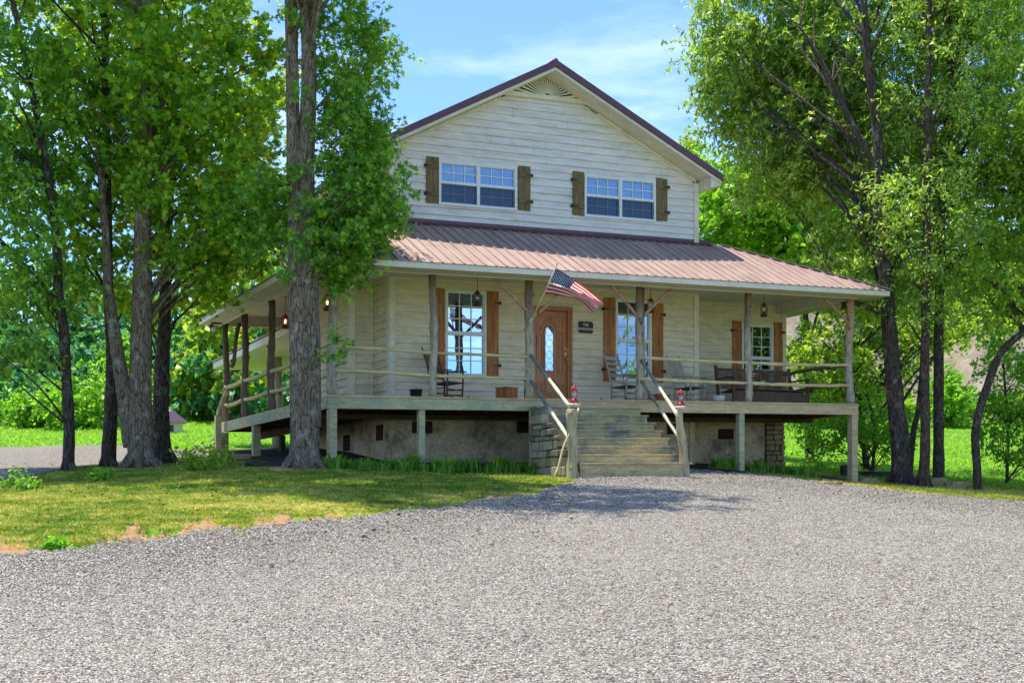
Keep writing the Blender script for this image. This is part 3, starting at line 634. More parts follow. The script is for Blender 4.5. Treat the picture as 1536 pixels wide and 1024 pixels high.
logpost(.22, 8.3, 1.35, 2.43, .05, .05, M['log_dark'], 44, (.12, -.25), 'brace')
def brace(a, b, r, mat='rail', name='brace', wob=.15, bend=.03, seed=0, parent=house, n=7, r2=None):
    a, b = Vector(a), Vector(b); r2 = r2 or r
    pts = [a.lerp(b, i/n)+Vector((0, .5, 1))*bend*math.sin(math.pi*i/n+.3*math.sin(i*2+seed)) for i in range(n+1)]
    m = MB(True); m.tube(pts, [(r+(r2-r)*i/n)*(1+.1*math.sin(i*2.3+seed*3)) for i in range(n+1)], 8, wob, seed=seed); return hsub(name, M[mat], m, parent)
brace(U(742, 419, .08), U(790, 466, .08), .035, 'log_orange', seed=1); brace(U(797, 478, .08), U(838, 440, -.0), .03, 'log_orange', seed=2, bend=-.02)
brace(U(916, 428, .08), U(957, 476, .08), .035, 'log_orange', seed=3); brace(U(1007, 434, .08), U(966, 474, .08), .033, 'log_orange', seed=4)
brace(U(553, 407, .08), U(503, 445, .08), .035, 'rail', seed=5, bend=-.04); brace(U(1238, 449, .08), U(1272, 484, .08), .035, 'log_orange', seed=6)
# railings
def rail(a, b, r, seed, mat='rail', bend=.0): brace(a, b, r, mat, 'rail', .25, bend, seed, n=14, r2=r*.85)
for z, s_ in ((.88, 1), (.43, 2)):
    rail((.10, YP-.02, z+.06), (2.19, YP-.02, z), .04, s_, bend=.015); rail((2.19, YP-.02, z), (4.31, YP-.03, z-.02), .033, s_+4)
    rail((6.92, YP-.03, z+.04), (9.72, YP-.03, z), .037, s_+8, bend=-.01); rail((9.72, YP-.03, z), (12.55, YP-.03, z+(.02 if z > .6 else -.0)), .04, s_+12, bend=-.02)
    rail((12.5, YP, z), (12.6, PW, z+.02), .04, s_+16, 'log_dark', bend=.04)
    for j, (y0, y1) in enumerate(((.12, 2.2), (2.2, 4.32), (4.32, 6.58), (6.58, 8.42))): rail((.08, y0, z+.02), (.08, y1, z-.0), .05, s_+20+j, 'rail', bend=-.04)
# stair newels and hand rails
NL = U(858, 700, -2.12); NR = U(1029, 700, -2.12)
logpost(NL.x, -2.12, -1.95, -.36, .105, .088, M['newel'], 61, (0, 0), 'newel_post', stp, 4)
logpost(NR.x+.03, -2.12, -1.95, -.39, .095, .07, M['newel'], 62, (-.2, 0), 'newel_post', stp, 5)
for cpx, rw, yy in ((861, 607, -2.12), (1021, 611, -2.12)):
    c = U(cpx, rw, yy); m = MB(True); m.lathe([(.11, -.03), (.118, .0), (.11, .025)], c, 12); hsub('newel_cap', M['pale_rail'], m, stp)
for i, (a, b, ya) in enumerate((((796, 533), (855, 611), .0), ((797, 572), (855, 661), .0), ((962, 541), (1019, 627), .0), ((962, 572), (1024, 664), .0))):
    A, B = U(*a, ya), U(*b, -2.1); md = A.lerp(B, .45)
    brace(A, md+(B-A)*.01, .035, 'shaded_rail', 'handrail', .25, .012, 70+i, stp, r2=.034); brace(md+Vector((0, 0, .004)), B, .034, 'pale_rail', 'handrail', .2, .008, 80+i, stp, r2=.038)  # shadow edge painted: shaded colour above, sunlit colour below
# side steps at the far left end of the deck
ss = MB(True)
for k in range(3): ss.box(-.75+.22*k, -.5+.22*k, 8.0, 8.5, -.2-.2*(3-k)-.04, -.2-.2*(3-k))
hsub('side_step', M['green_timber'], ss)
nl = U(327, 623, 7.9); zg = gw(nl.x, 7.9)-sh(nl.x, 7.9)
m = MB(True); m.box(nl.x-.07, nl.x+.07, 7.83, 7.97, zg-.2, nl.z); hsub('newel_post', M['green_timber'], m); brace(nl+Vector((0, 0, .02)), U(341, 585, 8.3), .055, 'rail', 'handrail', seed=90)
# rear lean-to roof on a log post
def atu(px, row, d): v = at(px, row, d); return v
A_, B_ = atu(322, 552, 38.5), atu(436, 497, 31.0); zz_ = (A_.z+B_.z)/2
rr_ = MB(); ux = Vector((1, 0, 0))
q = [A_, B_, B_+ux*5, A_+ux*5]
rr_.prism([(v.x, v.y, v.z+.0) for v in q], (0, 0, .02)); back = hsub('rear_porch_roof', M['pale_soffit'], rr_)
r3 = MB(); r3.beam(A_+Vector((-.02, 0, .06)), B_+Vector((-.02, 0, .06)), .04, .17); r3.beam(A_+Vector((0, .05, .05)), A_+ux*5+Vector((0, .05, .05)), .04, .15); hsub('fascia', M['trim'], r3, back)
r4 = MB(); r4.prism([(v.x+(-.08 if i < 2 else 0), v.y, v.z+.165) for i, v in enumerate(q)], (0, 0, .03)); hsub('roof_sheet', M['roof'], r4, back)
pp = at(415, 570, 36.0); lpm = MB(); lpm.tube([(pp.x, pp.y, gw(pp.x, pp.y)-.2), (pp.x+.02, pp.y, pp.z-.8), (pp.x, pp.y, A_.z+.05)], [.15, .14, .14], 10, .15); hsub('rear_post', M['log_orange'], lpm)
# front door
dm = MB(True); d0, d1, dz0, dz1 = 5.33, 6.15, .05, 2.10
dm.box(d0, d1, P0+.03, P0+.075, dz0, dz1); door = hsub('door', M['door'], dm)
m = MB(True); m.box(dor[0]-.04, d0, P0-.06, P0+.08, 0, 2.2); m.box(d1+.0, d1+.05, P0-.03, P0+.08, 0, 2.12); m.box(d1+.05, 6.25, P0-.06, P0+.08, 0, 2.2); m.box(d0, d1+.05, P0-.06, P0+.08, 2.11, 2.2); m.box(d0, d1, P0-.06, P0+.08, -.01, .045)
hsub('door_frame', M['door'], m, door, .004)
def D(cx, cy): v = U(780+cx/3.013, 380+cy/3.013, P0+.03); return v.x, v.z
def mould(mb, x0, x1, z0, z1, w=.022):
    y0, y1 = P0+.008, P0+.03
    mb.box(x0, x1, y0, y1, z1-w, z1); mb.box(x0, x1, y0, y1, z0, z0+w); mb.box(x0, x0+w, y0+.001, y1, z0+w, z1-w); mb.box(x1-w, x1, y0+.001, y1, z0+w, z1-w)
    mb.box(x0+w*2.2, x1-w*2.2, y0+.006, y1, z0+w*2.2, z1-w*2.2)
pm = MB(True)
for c in ((66, 360, 101, 520), (167, 355, 196, 548), (70, 583, 100, 628), (109, 565, 160, 640), (170, 588, 197, 622)):
    xa, za = D(c[0], c[1]); xb, zb_ = D(c[2], c[3]); mould(pm, xa, xb, zb_, za)
ctr = D(131, 430); gx, gz_ = ctr; hw, hh = .115, .50
def arch(r, z0, z1, n=12, bot=True):
    top = [(gx+r*math.cos(t), z1-r+r*math.sin(t)) for t in [math.pi*i/n for i in range(n+1)]]
    if bot: return top+[(gx-r, z0), (gx+r, z0)]
    return top
g0, g1 = D(131, 533)[1], D(131, 328)[1]
oo = arch(hw, g0, g1); gm = MB(True)
ins = arch(hw-.02, g0+.02, g1-.02)
for a, b in zip(oo, oo[1:]+oo[:1]): pm.beam((a[0], P0+.015, a[1]), (b[0], P0+.015, b[1]), .03, .03, (0, 1, 0))
gm.add([(a, P0+.018, b) for a, b in ins], [list(range(len(ins)))[::-1]]); hsub('glass', M['mirror_glass'], gm, door)
lead = MB(True)
for i in range(4):
    z = g0+.12+i*(g1-g0-.2)/3.2
    for s_ in (-1, 1):
        pts = [(gx+s_*.085*math.sin(math.pi*j/8), P0+.014, z-.1+.2*j/8) for j in range(9)]; lead.tube(pts, .005, 5)
hsub('leading', M['white'], lead, door)
big = arch(.2, 0, g1+.1, 14, False)
for a, b in zip(big[:-1], big[1:]): pm.beam((a[0], P0+.018, a[1]), (b[0], P0+.018, b[1]), .026, .024, (0, 1, 0))
for c in ((66, 283, 127, 340), (136, 283, 194, 340)):
    xa, za = D(c[0], c[1]); xb, zb_ = D(c[2], c[3]); w = .02; y0, y1 = P0+.01, P0+.03
    pm.box(xa, xb, y0, y1, za-w, za)
    pm.box(xa if c[0] < 100 else xb-w, xa+w if c[0] < 100 else xb, y0, y1, zb_, za-w); xi = xb-w if c[0] < 100 else xa; pm.box(xi, xi+w, y0, y1, za-.12, za-w)
hsub('door_panel', M['door'], pm, door, .003)
hd = MB(True)
for cy, r in ((440, .032), (480, .035)):
    kx, kz = D(207, cy); v = []; 
    for i in range(3): pass
    hd.tube([(kx, P0+.04, kz), (kx, P0+.0, kz), (kx, P0-.035, kz), (kx, P0-.06, kz)], [r*.9, r*.5, r, r*.6], 12)
hd.box(D(202, 430)[0], D(213, 430)[0], P0+.015, P0+.03, D(207, 462)[1], D(207, 428)[1]); hsub('door_knob', M['brass'], hd, door)
# eave floodlights
def flood(px, row, d):
    c = at(px, row, d); m = MB(); m.tube([c+Vector((.25, 0, .12)), c+Vector((0, 0, .1)), c], .025, 6); m.tube([c+Vector((-.0, .1, .05)), c+Vector((.02, -.12, -.06))], [.05, .095], 10)
    f_ = hsub('floodlight', M['iron'], m); m = MB(); m.tube([c+Vector((.02, -.125, -.062)), c+Vector((.021, -.13, -.065))], [.08, .08], 10); hsub('lens', M['white'], m, f_)
flood(318, 491, 32.6); flood(348, 562, 37.5)
# ============================================================ PORCH FURNITURE
def place(root, px, row, Y, rz=0, z=None):
    p = atY(px, row, Y); root.location = (p.x, Y, (sh(p.x, Y) if z is None else z)); root.rotation_euler = (0, 0, math.radians(rz))
def rocking_chair(label, mat, ladder):
    r = empty('rocking_chair', (0, 0, 0), label, 'rocking chair', 'rocking chairs on the porch'); m_, st = M[mat], M['chair_seat'] if mat == 'chair_grey' else M[mat]
    for sx in (-1, 1):
        m = MB(); pts = [(sx*.26, -.42+.92*i/12, .03+.10*((i-5.5)/6)**2) for i in range(13)]
        m.tube(pts, .02, 6); m.build('rocker', m_, r)
        m = MB(); m.tube([(sx*.26, -.24, .05), (sx*.27, -.25, .30), (sx*.27, -.26, .62)], [.017, .02, .017], 8); m.build('leg', m_, r)
        m = MB(); m.tube([(sx*.24, .2, .05), (sx*.235, .2, .4), (sx*.235, .30, .8), (sx*.24, .42, 1.12), (sx*.24, .43, 1.16)], [.018, .021, .02, .017, .01], 8); m.build('back_post', m_, r)
        m = MB(); m.prism([(sx*.31, -.33, .62), (sx*.22, -.34, .62), (sx*.21, .26, .645), (sx*.27, .26, .645)], (0, 0, .022)); m.build('armrest', m_, r, .006)
    m = MB()
    for i in range(9): y = -.27+i*.057; m.beam((-.27, y, .40-.004*i), (.27, y, .40-.004*i), .045, .016)
    m.build('seat', st, r)
    m = MB()
    for z, y, w in ((1.04, .385, .085), (.52, .22, .05)) : m.beam((-.235, y, z), (.235, y, z), .02, w, (0, .25, 1))
    if ladder:
        for z in (.66, .79, .92): m.beam((-.235, .25+(z-.55)*.27, z), (.235, .25+(z-.55)*.27, z), .016, .07, (0, .28, 1))
    else:
        for i in range(7): x = -.18+i*.06; m.beam((x, .23, .53), (x, .375, 1.01), .028, .012, (0, 1, -.3))
    m.build('backrest', m_, r)
    m = MB()
    for z in (.13, .25): m.tube([(-.26, -.24, z), (.26, -.24, z)], .011, 6)
    for sx in (-1, 1):
        for z in (.16, .27): m.tube([(sx*.26, -.24, z), (sx*.24, .2, z)], .011, 6)
    m.tube([(-.24, .2, .2), (.24, .2, .2)], .011, 6); m.build('stretcher', m_, r); return r
c1 = rocking_chair('dark brown rocking chair under the sky-blue window, half behind a log post', 'chair_dark', False); place(c1, 668, 590, 1.2, 30)
c2 = rocking_chair('weathered ladder-back rocking chair beside the top of the steps, in front of the blinds window', 'chair_grey', True); place(c2, 938, 600, 1.15, 20)
c3 = rocking_chair('weathered slat-back rocking chair between the steps and the swing bench', 'chair_grey', False); place(c3, 1032, 600, 1.15, 22)
# bench
bl_, br_ = atY(1097, 600, 1.1).x, atY(1211, 600, 1.1).x; bw = br_-bl_
bn = empty('slatted_bench', (bl_, 1.1, sh(bl_, 1.1)), 'wide dark brown slatted swing bench at the right end of the porch', 'bench'); bx0, by0, bz0 = bn.location
m = MB()
for i in range(9): m.box(bx0+.04, bx0+bw-.04, by0+.06*i-.05, by0+.06*i-.005, bz0+.40-.008*i, bz0+.42-.008*i)
m.build('seat', M['chair_dark'], bn, .004)
m = MB()
for i in range(8): y = by0+.46+i*.022; z = bz0+.44+i*.058; m.box(bx0+.04, bx0+bw-.04, y, y+.018, z, z+.045)
m.box(bx0, bx0+bw, by0+.62, by0+.66, bz0+.89, bz0+.94); m.build('backrest', M['chair_dark'], bn, .004)
m = MB(); m.box(bx0+.03, bx0+bw-.03, by0-.085, by0-.055, bz0+.05, bz0+.36); m.build('apron', M['chair_dark'], bn, .004)
for x in (bx0+.0, bx0+bw-.06):
    m = MB(); m.box(x, x+.06, by0-.08, by0-.02, bz0, bz0+.66); m.build('leg', M['chair_dark'], bn, .004)
    m = MB(); m.prism([(x, by0+.48, bz0), (x, by0+.54, bz0), (x, by0+.70, bz0+1.0), (x, by0+.64, bz0+1.0)], (.06, 0, 0)); m.build('leg', M['chair_dark'], bn, .004)
    m = MB(); m.box(x-.02, x+.08, by0-.12, by0+.62, bz0+.661, bz0+.69); m.build('armrest', M['chair_dark'], bn, .004)
# crock, box, bucket, second box
def boxthing(px, w, h, Y, label, wd=.3):
    r = empty('wooden_box', (0, 0, 0), label, 'box', 'wooden boxes on the porch')
    m = MB(); t = .02; m.box(-w/2, w/2, -wd/2, -wd/2+t, 0, h); m.box(-w/2, w/2, wd/2-t, wd/2, 0, h); m.box(-w/2, -w/2+t, -wd/2+t, wd/2-t, 0, h); m.box(w/2-t, w/2, -wd/2+t, wd/2-t, 0, h); m.box(-w/2+t, w/2-t, -wd/2+t, wd/2-t, 0, t)
    b_ = m.build('box_body', M['shutter'], r, .004); m = MB(); m.box(-w/2-.01, w/2+.01, -wd/2-.01, wd/2+.01, h+.001, h+.022); m.build('lid', M['shutter'], r, .004)
    m = MB()
    for s_ in (-1, 1): m.box(s_*w*.42-.012, s_*w*.42+.012, -wd/2-.012, -wd/2-.001, .01, h-.01)
    m.build('corner_batten', M['shutter'], r, .003); place(r, px, 590, Y, 22); return r
boxthing(760, .36, .29, 1.0, 'orange-brown wooden box on the porch floor left of the front door')
boxthing(988, .42, .24, 1.45, 'low brown wooden box on the porch floor behind the right stair post')
bk = empty('metal_bucket', (0, 0, 0), 'dark round metal bucket on the porch floor near the left end', 'bucket')
m = MB(); m.lathe([(.105, 0), (.11, .02), (.125, .18), (.134, .185), (.134, .2), (.12, .2), (.11, .18), (.1, .03), (.0, .025)]); m.build('body', M['iron'], bk)
m = MB(); m.tube([(.13*math.cos(a), .0, .19+.02+.10*math.sin(a)*-1+.0) if False else (.13*math.cos(a), -.02-.1*math.sin(a), .19) for a in [math.pi*i/10 for i in range(11)]], .004, 5); m.build('handle', M['iron'], bk)
place(bk, 624, 590, .6)
ck = empty('stoneware_crock', (0, 0, 0), 'round cream and brown stoneware crock between the slat-back rocker and the bench', 'crock')
m = MB(); m.lathe([(.11, 0), (.125, .015), (.13, .07)], n=20); m.build('brown_base', M['chair_seat'], ck); m = MB(); m.lathe([(.131, .071), (.133, .15), (.135, .19), (.12, .2), (.115, .18), (.112, .09), (0, .09)], n=20); m.build('cream_body', M['pale_soffit'], ck); place(ck, 1078, 600, .7)
# lanterns
def lantern(name, label, group, mat, lit, rod):
    r = empty(name, (0, 0, 0), label, 'lantern', group)
    m = MB(); m.lathe([(.075, 0), (.08, .012), (.08, .05), (.06, .075), (.035, .085), (.035, .1)]); m.build('fuel_base', mat, r)
    m = MB(); m.lathe([(.036, .1), (.058, .15), (.055, .2), (.035, .245)], n=16); m.build('globe', M['lant_glass'], r)
    m = MB(); m.lathe([(.04, .245), (.055, .25), (.05, .275), (.025, .285), (.03, .31), (.012, .33)]); m.build('hood', mat, r)
    m = MB()
    for s_ in (-1, 1): m.tube([(s_*.06, 0, .06), (s_*.088, 0, .09), (s_*.088, 0, .24), (s_*.05, 0, .29), (s_*.03, 0, .3)], .008, 6)
    for i in range(8):
        a = math.pi*2*i/8; m.tube([(.04*math.cos(a), .04*math.sin(a), .1), (.064*math.cos(a), .064*math.sin(a), .155), (.04*math.cos(a), .04*math.sin(a), .245)], .0025, 4)
    m.build('frame', mat, r)
    if lit: m = MB(); m.lathe([(.012, .12), (.022, .15), (.016, .18), (.004, .21)], n=8); m.build('flame', M['flame'], r)
    if rod: m = MB(); m.tube([(0, 0, .32), (0, 0, .32+rod)], .006, 6); m.lathe([(.035, .31+rod), (.035, .325+rod)]); m.build('hanging_rod', mat, r)
    return r
mt, t_, o_ = nt('lantern_glass'); g_ = N(t_, 'ShaderNodeBsdfGlossy', {'Roughness': .05}); tp = N(t_, 'ShaderNodeBsdfTransparent', {'Color': (.95, .93, .88, 1)}); mm = N(t_, 'ShaderNodeMixShader', {0: .25, 1: tp.outputs[0], 2: g_.outputs[0]}); t_.links.new(mm.outputs[0], o_.inputs[0]); M['lant_glass'] = mt
for px, row, Y, lit, lb in ((716, 459, 1.0, 0, 'rusty brown lantern hanging in front of the window left of the door'), (976, 469, 1.0, 0, 'rusty brown lantern hanging beside the post with two braces'), (1146, 475, 1.0, 0, 'rusty brown lantern hanging over the swing bench'),
                            (491, 466, 1.0, 1, 'lit lantern hanging behind the front left corner post'), (428, 493, 5.2, 1, 'lit lantern hanging far down the left side porch, beside the big trunk')):
    L_ = lantern('hanging_lantern', lb, 'lanterns hanging from the porch ceiling', M['rust'], lit, .25); p = atY(px, row, Y); ztop = 2.66+sh(p.x, Y)
    L_.location = p
    for ch in L_.children:
        if ch.name.startswith('hanging_rod'):
            for v in ch.data.vertices:
                if v.co.z > .33+.2: v.co.z += (ztop-p.z-.32-.25)
for px, row, lb in ((861, 606, 'red enamel lantern standing on the left stair newel post'), (1021, 611, 'red enamel lantern standing on the right stair newel post')):
    L_ = lantern('red_lantern', lb, 'red lanterns on the stair posts', M['red_lantern'], 0, 0); p = atY(px, row, -2.12); L_.location = p+Vector((0, 0, .015)); L_.scale = (1.02, 1.02, 1.02); L_.rotation_euler = (0, 0, .4)
# sign
sg = empty('house_sign', (0, 0, 0), 'black plaque with cream rim and letters on the wall right of the door', 'sign'); p = atY(878, 491, P0-.035); sg.location = p
def plate(w, h, c, y0, y1):
    pts = [(-w+c, -h), (w-c, -h), (w-c*.6, -h+c*.6), (w, -h+c), (w, h-c), (w-c*.6, h-c*.6), (w-c, h), (-w+c, h), (-w+c*.6, h-c*.6), (-w, h-c), (-w, -h+c), (-w+c*.6, -h+c*.6)]
    m = MB(); m.prism([(x, y1, z) for x, z in pts], (0, y0-y1, 0)); return m
M['sign_black'] = flatmat('sign_black', (.015, .018, .02), .5); M['cream'] = flatmat('cream_paint', (.7, .66, .5), .6)
def local(mb, name, mat, par):
    me = bpy.data.meshes.new(name); me.from_pydata(mb.v, [], mb.f); me.materials.append(mat); o = bpy.data.objects.new(name, me); COL.objects.link(o); o.parent = par; return o
local(plate(.205, .142, .04, -.012, .0), 'rim', M['cream'], sg); local(plate(.192, .13, .036, -.018, -.0125), 'board', M['sign_black'], sg)
for tx, z, sz in (('THE', .028, .078), ('BUNKHOUSE', -.06, .069)):
    cu = bpy.data.curves.new('lettering', 'FONT'); cu.body = tx; cu.size = sz; cu.align_x = 'CENTER'; cu.extrude = .002; cu.offset = .0018
    to = bpy.data.objects.new('tmp', cu); COL.objects.link(to); bpy.context.view_layer.update(); me = bpy.data.meshes.new_from_object(to.evaluated_get(bpy.context.evaluated_depsgraph_get())); bpy.data.objects.remove(to)
    me.materials.clear(); me.materials.append(M['cream']); o = bpy.data.objects.new('lettering', me); COL.objects.link(o); o.parent = sg; o.location = (0, -.021, z); o.rotation_euler = (math.pi/2, 0, 0); o.scale = (.98, 1, 1)
# flag
fr_ = empty('flag', atY(797, 480, 0), 'stars and stripes flag on a slanted pole fixed to the post left of the door', 'flag')
pa, pb = atY(797, 481, .0), atY(835.5, 398, -.85)
m = MB(); m.tube([pa, pa.lerp(pb, .5), pb], [.014, .013, .012], 8); m.lathe([(.012, 0), (.02, .02), (.012, .05), (.002, .07)], pb, 8); m.build('pole', M['pale_rail'], fr_)
m = MB(); m.tube([pa+Vector((-.01, .06, -.03)), pa+Vector((.01, -.03, .05))], [.03, .024], 8); m.build('bracket', M['white'], fr_)
top = [(0, 833.5, 402), (.2, 848, 410.5), (.4, 863, 420.5), (.6, 880, 433), (.8, 894, 444), (1, 905.5, 454)]
bot = [(0, 814.5, 440.5), (.2, 829, 441.5), (.4, 846, 444), (.6, 862, 447.5), (.8, 876, 455), (1, 889.5, 466.5)]
def fp(u, v):
    tx, ty = lerp(u, [q[0] for q in top], [q[1] for q in top]), lerp(u, [q[0] for q in top], [q[2] for q in top]); bx_, by_ = lerp(u, [q[0] for q in bot], [q[1] for q in bot]), lerp(u, [q[0] for q in bot], [q[2] for q in bot])
    px, py = tx+(bx_-tx)*v, ty+(by_-ty)*v; py += 1.6*u*math.sin(u*9+v*5)*(.3+v*.7)
    Y = -.82+.42*v+.10*u*math.sin(u*8+v*7)+.05*u*math.sin(u*17-v*9)-.10*u; return atY(px, py, Y)
NU, NV = 60, 39; grid = [[fp(i/NU, j/NV) for i in range(NU+1)] for j in range(NV+1)]; m = MB(); m.v = [tuple(q) for r_ in grid for q in r_]
for j in range(NV):
    for i in range(NU):
        s_ = j*13//NV; m.f.append([j*(NU+1)+i, j*(NU+1)+i+1, (j+1)*(NU+1)+i+1, (j+1)*(NU+1)+i]); m.sm.append(True); m.m.append(2 if (i/NU < .4 and s_ < 7) else (0 if s_ % 2 == 0 else 1))
cloth = m.build('cloth', [M['f_red'], M['f_white'], M['f_blue']], fr_); m = MB()
for rr in range(9):
    for cc in range(6 if rr % 2 == 0 else 5):
        u = .4*((cc*2+(1 if rr % 2 == 0 else 2))/12); v = 7/13*(rr+1)/10; c = fp(u, v); e1 = (fp(u+.01, v)-fp(u-.01, v)).normalized(); e2 = (fp(u, v+.01)-fp(u, v-.01)).normalized(); nn = e1.cross(e2).normalized()
        if nn.y > 0: nn = -nn
        for sd2 in (1, -1):
            pts = [c+nn*.006*sd2+(e1*math.cos(a)+e2*math.sin(a))*(.023 if k % 2 == 0 else .011) for k in range(10) for a in [-math.pi/2+k*math.pi/5]]; m.add(pts, [list(range(10))])
m.build('stars', M['f_white'], cloth)
# walking stick
m = MB(); a, b = atY(868, 612, -2.05), atY(829, 699, -2.35); b.z = gw(b.x, b.y)
pts = [a.lerp(b, i/10)+Vector((.02*math.sin(i*.9), 0, .012*math.sin(i*1.3))) for i in range(11)]; m.tube(pts, [.018]*11, 7, .2)
o = m.build('walking_stick', M['rail']); tag(o, 'crooked bare stick leaning against the left stair newel post', 'stick')
# ============================================================ TERRAIN
def gridmesh(name, Sv, Dv, Z, mat, kind='structure', skirt=False):
    S2, D2 = Sv, Dv; X = CAM[0]+S2*RX+D2*FX; Y = CAM[1]+S2*RY+D2*FY; V = np.stack([X, Y, Z], -1).reshape(-1, 3); r_, c_ = S2.shape
    i = np.arange(r_*c_).reshape(r_, c_); F = np.stack([i[:-1, :-1], i[:-1, 1:], i[1:, 1:], i[1:, :-1]], -1).reshape(-1, 4)
    o = bulk(name, V, [F], mat, smooth=True); o['kind'] = kind; return o
sv = np.concatenate([np.linspace(-260, -40, 20), np.linspace(-38, -14, 25), np.arange(-13.5, 16, .5), np.linspace(17, 40, 24), np.linspace(50, 260, 20)])
dv = np.concatenate([np.linspace(-60, 0, 8), np.arange(.5, 40, .5), np.linspace(41, 90, 50), np.linspace(100, 400, 20)])
Sg, Dg = np.meshgrid(sv, dv); gridmesh('ground', Sg, Dg, gz(Sg, Dg), M['ground'])
EDGE = [(-1200, 1010), (-400, 905), (0, 839), (150, 821), (300, 801), (450, 786), (600, 770), (700, 757), (800, 741), (860, 726), (874, 709), (950, 703), (1040, 705), (1130, 712), (1230, 722), (1400, 742), (1536, 752), (2400, 830)]
EP = np.array([e[0] for e in EDGE]); ED = np.array([dist_of(*e) for e in EDGE])
def edge_d(px, nz=True):
    d = np.interp(px, EP, ED)
    if nz: d = d+.16*np.sin(px*.045)+.10*np.sin(px*.13+1)+.06*np.sin(px*.31)+.04*np.sin(px*.83)
    return d
pxs = np.linspace(-1200, 2400, 1400); tt = (pxs-CX)/FL; dm_ = edge_d(pxs); rows = np.linspace(0, 1, 70)
Dd = 2.5+(dm_[None, :]-2.5)*rows[:, None]; Ss = tt[None, :]*Dd; wash = .02*(1-rows[:, None]**8)+.004
gridmesh('gravel_driveway', Ss, Dd, gz(Ss, Dd)+wash, M['gravel'])
pxs = np.linspace(-1500, 335, 200); tt = (pxs-CX)/FL
nr = np.array([dist_of(*q) for q in ((-1500, 900), (0, 722), (60, 712), (180, 694), (335, 684))]); fr2 = np.array([dist_of(*q) for q in ((-1500, 660), (0, 672), (100, 669), (270, 675), (335, 680))])
n_ = np.interp(pxs, [-1500, 0, 60, 180, 335], nr)+.1*np.sin(pxs*.2); f_ = np.interp(pxs, [-1500, 0, 100, 270, 335], fr2)+.3*np.sin(pxs*.11); r2 = np.linspace(0, 1, 30)[:, None]
Dd = n_[None, :]+(f_-n_)[None, :]*r2; Ss = tt[None, :]*Dd; gridmesh('gravel_road', Ss, Dd, gz(Ss, Dd)+.03, M['gravel'])
# bare red earth strip on the lawn edge
def strip(name, p0, p1, wid, mat, off, seed):
    px = np.linspace(p0, p1, 260); t_ = (px-CX)/FL; e = edge_d(px); w = wid*(np.clip(.55+.5*np.sin(px*.06+seed)+.35*np.sin(px*.17+seed*2)+.2*np.sin(px*.5), .0, 2))*np.clip(np.minimum(px-p0, p1-px)/30, 0, 1)
    r_ = np.linspace(-.1, 1, 8)[:, None]; D_ = e[None, :]+w[None, :]*r_; S_ = t_[None, :]*D_; gridmesh(name, S_, D_, gz(S_, D_)+off, mat)
strip('bare_earth', -60, 75, 1.2, M['dirt'], .012, 1); strip('bare_earth', 125, 520, 1.3, M['dirt'], .012, 2.2); strip('bare_earth', 640, 872, .9, M['dirt'], .012, .6); strip('bare_earth', 1190, 1600, 1.3, M['dirt'], .012, 4)
# mulch under the porch
xs_, ys_ = np.meshgrid(np.linspace(-.4, 13.0, 40), np.linspace(-.5, 3.2, 14)); 
def wgrid(name, X, Y, off, mat):
    s_ = (X-CAM[0])*RX+(Y-CAM[1])*RY; d_ = (X-CAM[0])*FX+(Y-CAM[1])*FY; return gridmesh(name, s_, d_, gz(s_, d_)+off, mat)
wgrid('mulch_bed', xs_+.1*np.sin(ys_*9), ys_+.12*np.sin(xs_*5), .025, M['mulch']); X2, Y2 = np.meshgrid(np.linspace(-.7, 2.1, 10), np.linspace(3.2, 9, 20)); wgrid('mulch_bed', X2, Y2, .025, M['mulch'])
# dirt bank beyond the right field
pxs = np.linspace(1080, 2300, 120); tt = (pxs-CX)/FL; r_ = np.linspace(0, 1, 24)[:, None]; Dd = 74+14*r_+0*pxs[None, :]+2.5*np.sin(pxs*.02)[None, :]; Ss = tt[None, :]*Dd
Zb = gz(Ss, Dd)-.1+6.6*np.clip(r_*1.3, 0, 1)**.8+.35*np.sin(pxs*.07)[None, :]*r_+.2*np.sin(pxs*.23+r_*9)
gridmesh('earth_bank', Ss, Dd, Zb, M['bank'])
# loose stones
def rot_rand(n):
    q = RNG.normal(size=(n, 4)); q /= np.linalg.norm(q, axis=1)[:, None]; a, b, c, d = q.T
    return np.stack([np.stack([a*a+b*b-c*c-d*d, 2*(b*c-a*d), 2*(b*d+a*c)], -1), np.stack([2*(b*c+a*d), a*a-b*b+c*c-d*d, 2*(c*d-a*b)], -1), np.stack([2*(b*d-a*c), 2*(c*d+a*b), a*a-b*b-c*c+d*d], -1)], 1)
n = 200000; px = RNG.uniform(-140, 1680, n); e = edge_d(px)+np.abs(RNG.normal(0, .12, n)); u = RNG.uniform(0, 1, n); D_ = 6.2+(e-6.2)*u**1.05; S_ = (px-CX)/FL*D_
X = CAM[0]+S_*RX+D_*FX; Y = CAM[1]+S_*RY+D_*FY; Z = gz(S_, D_)+.022
k_ = ~((X > 4.0) & (X < 7) & (Y > -2.2)); X, Y, Z, D_ = X[k_], Y[k_], Z[k_], D_[k_]; n = len(X)
octa = np.array([(1, 0, 0), (-1, 0, 0), (0, 1, 0), (0, -1, 0), (0, 0, 1), (0, 0, -1)], float); of = np.array([(0, 2, 4), (2, 1, 4), (1, 3, 4), (3, 0, 4), (2, 0, 5), (1, 2, 5), (3, 1, 5), (0, 3, 5)])
sz = RNG.uniform(.006, .015, n)*np.interp(D_, [6, 25], [.85, 1.25]); B = octa[None]*(sz[:, None, None]*RNG.uniform(.6, 1.25, (n, 6, 1))); R_ = rot_rand(n); B = np.einsum('nij,nkj->nki', R_, B); B[:, :, 2] *= .7
V = (B+np.stack([X, Y, Z+sz*.1], -1)[:, None]).reshape(-1, 3); Fi = (of[None]+np.arange(n)[:, None, None]*6).reshape(-1, 3)
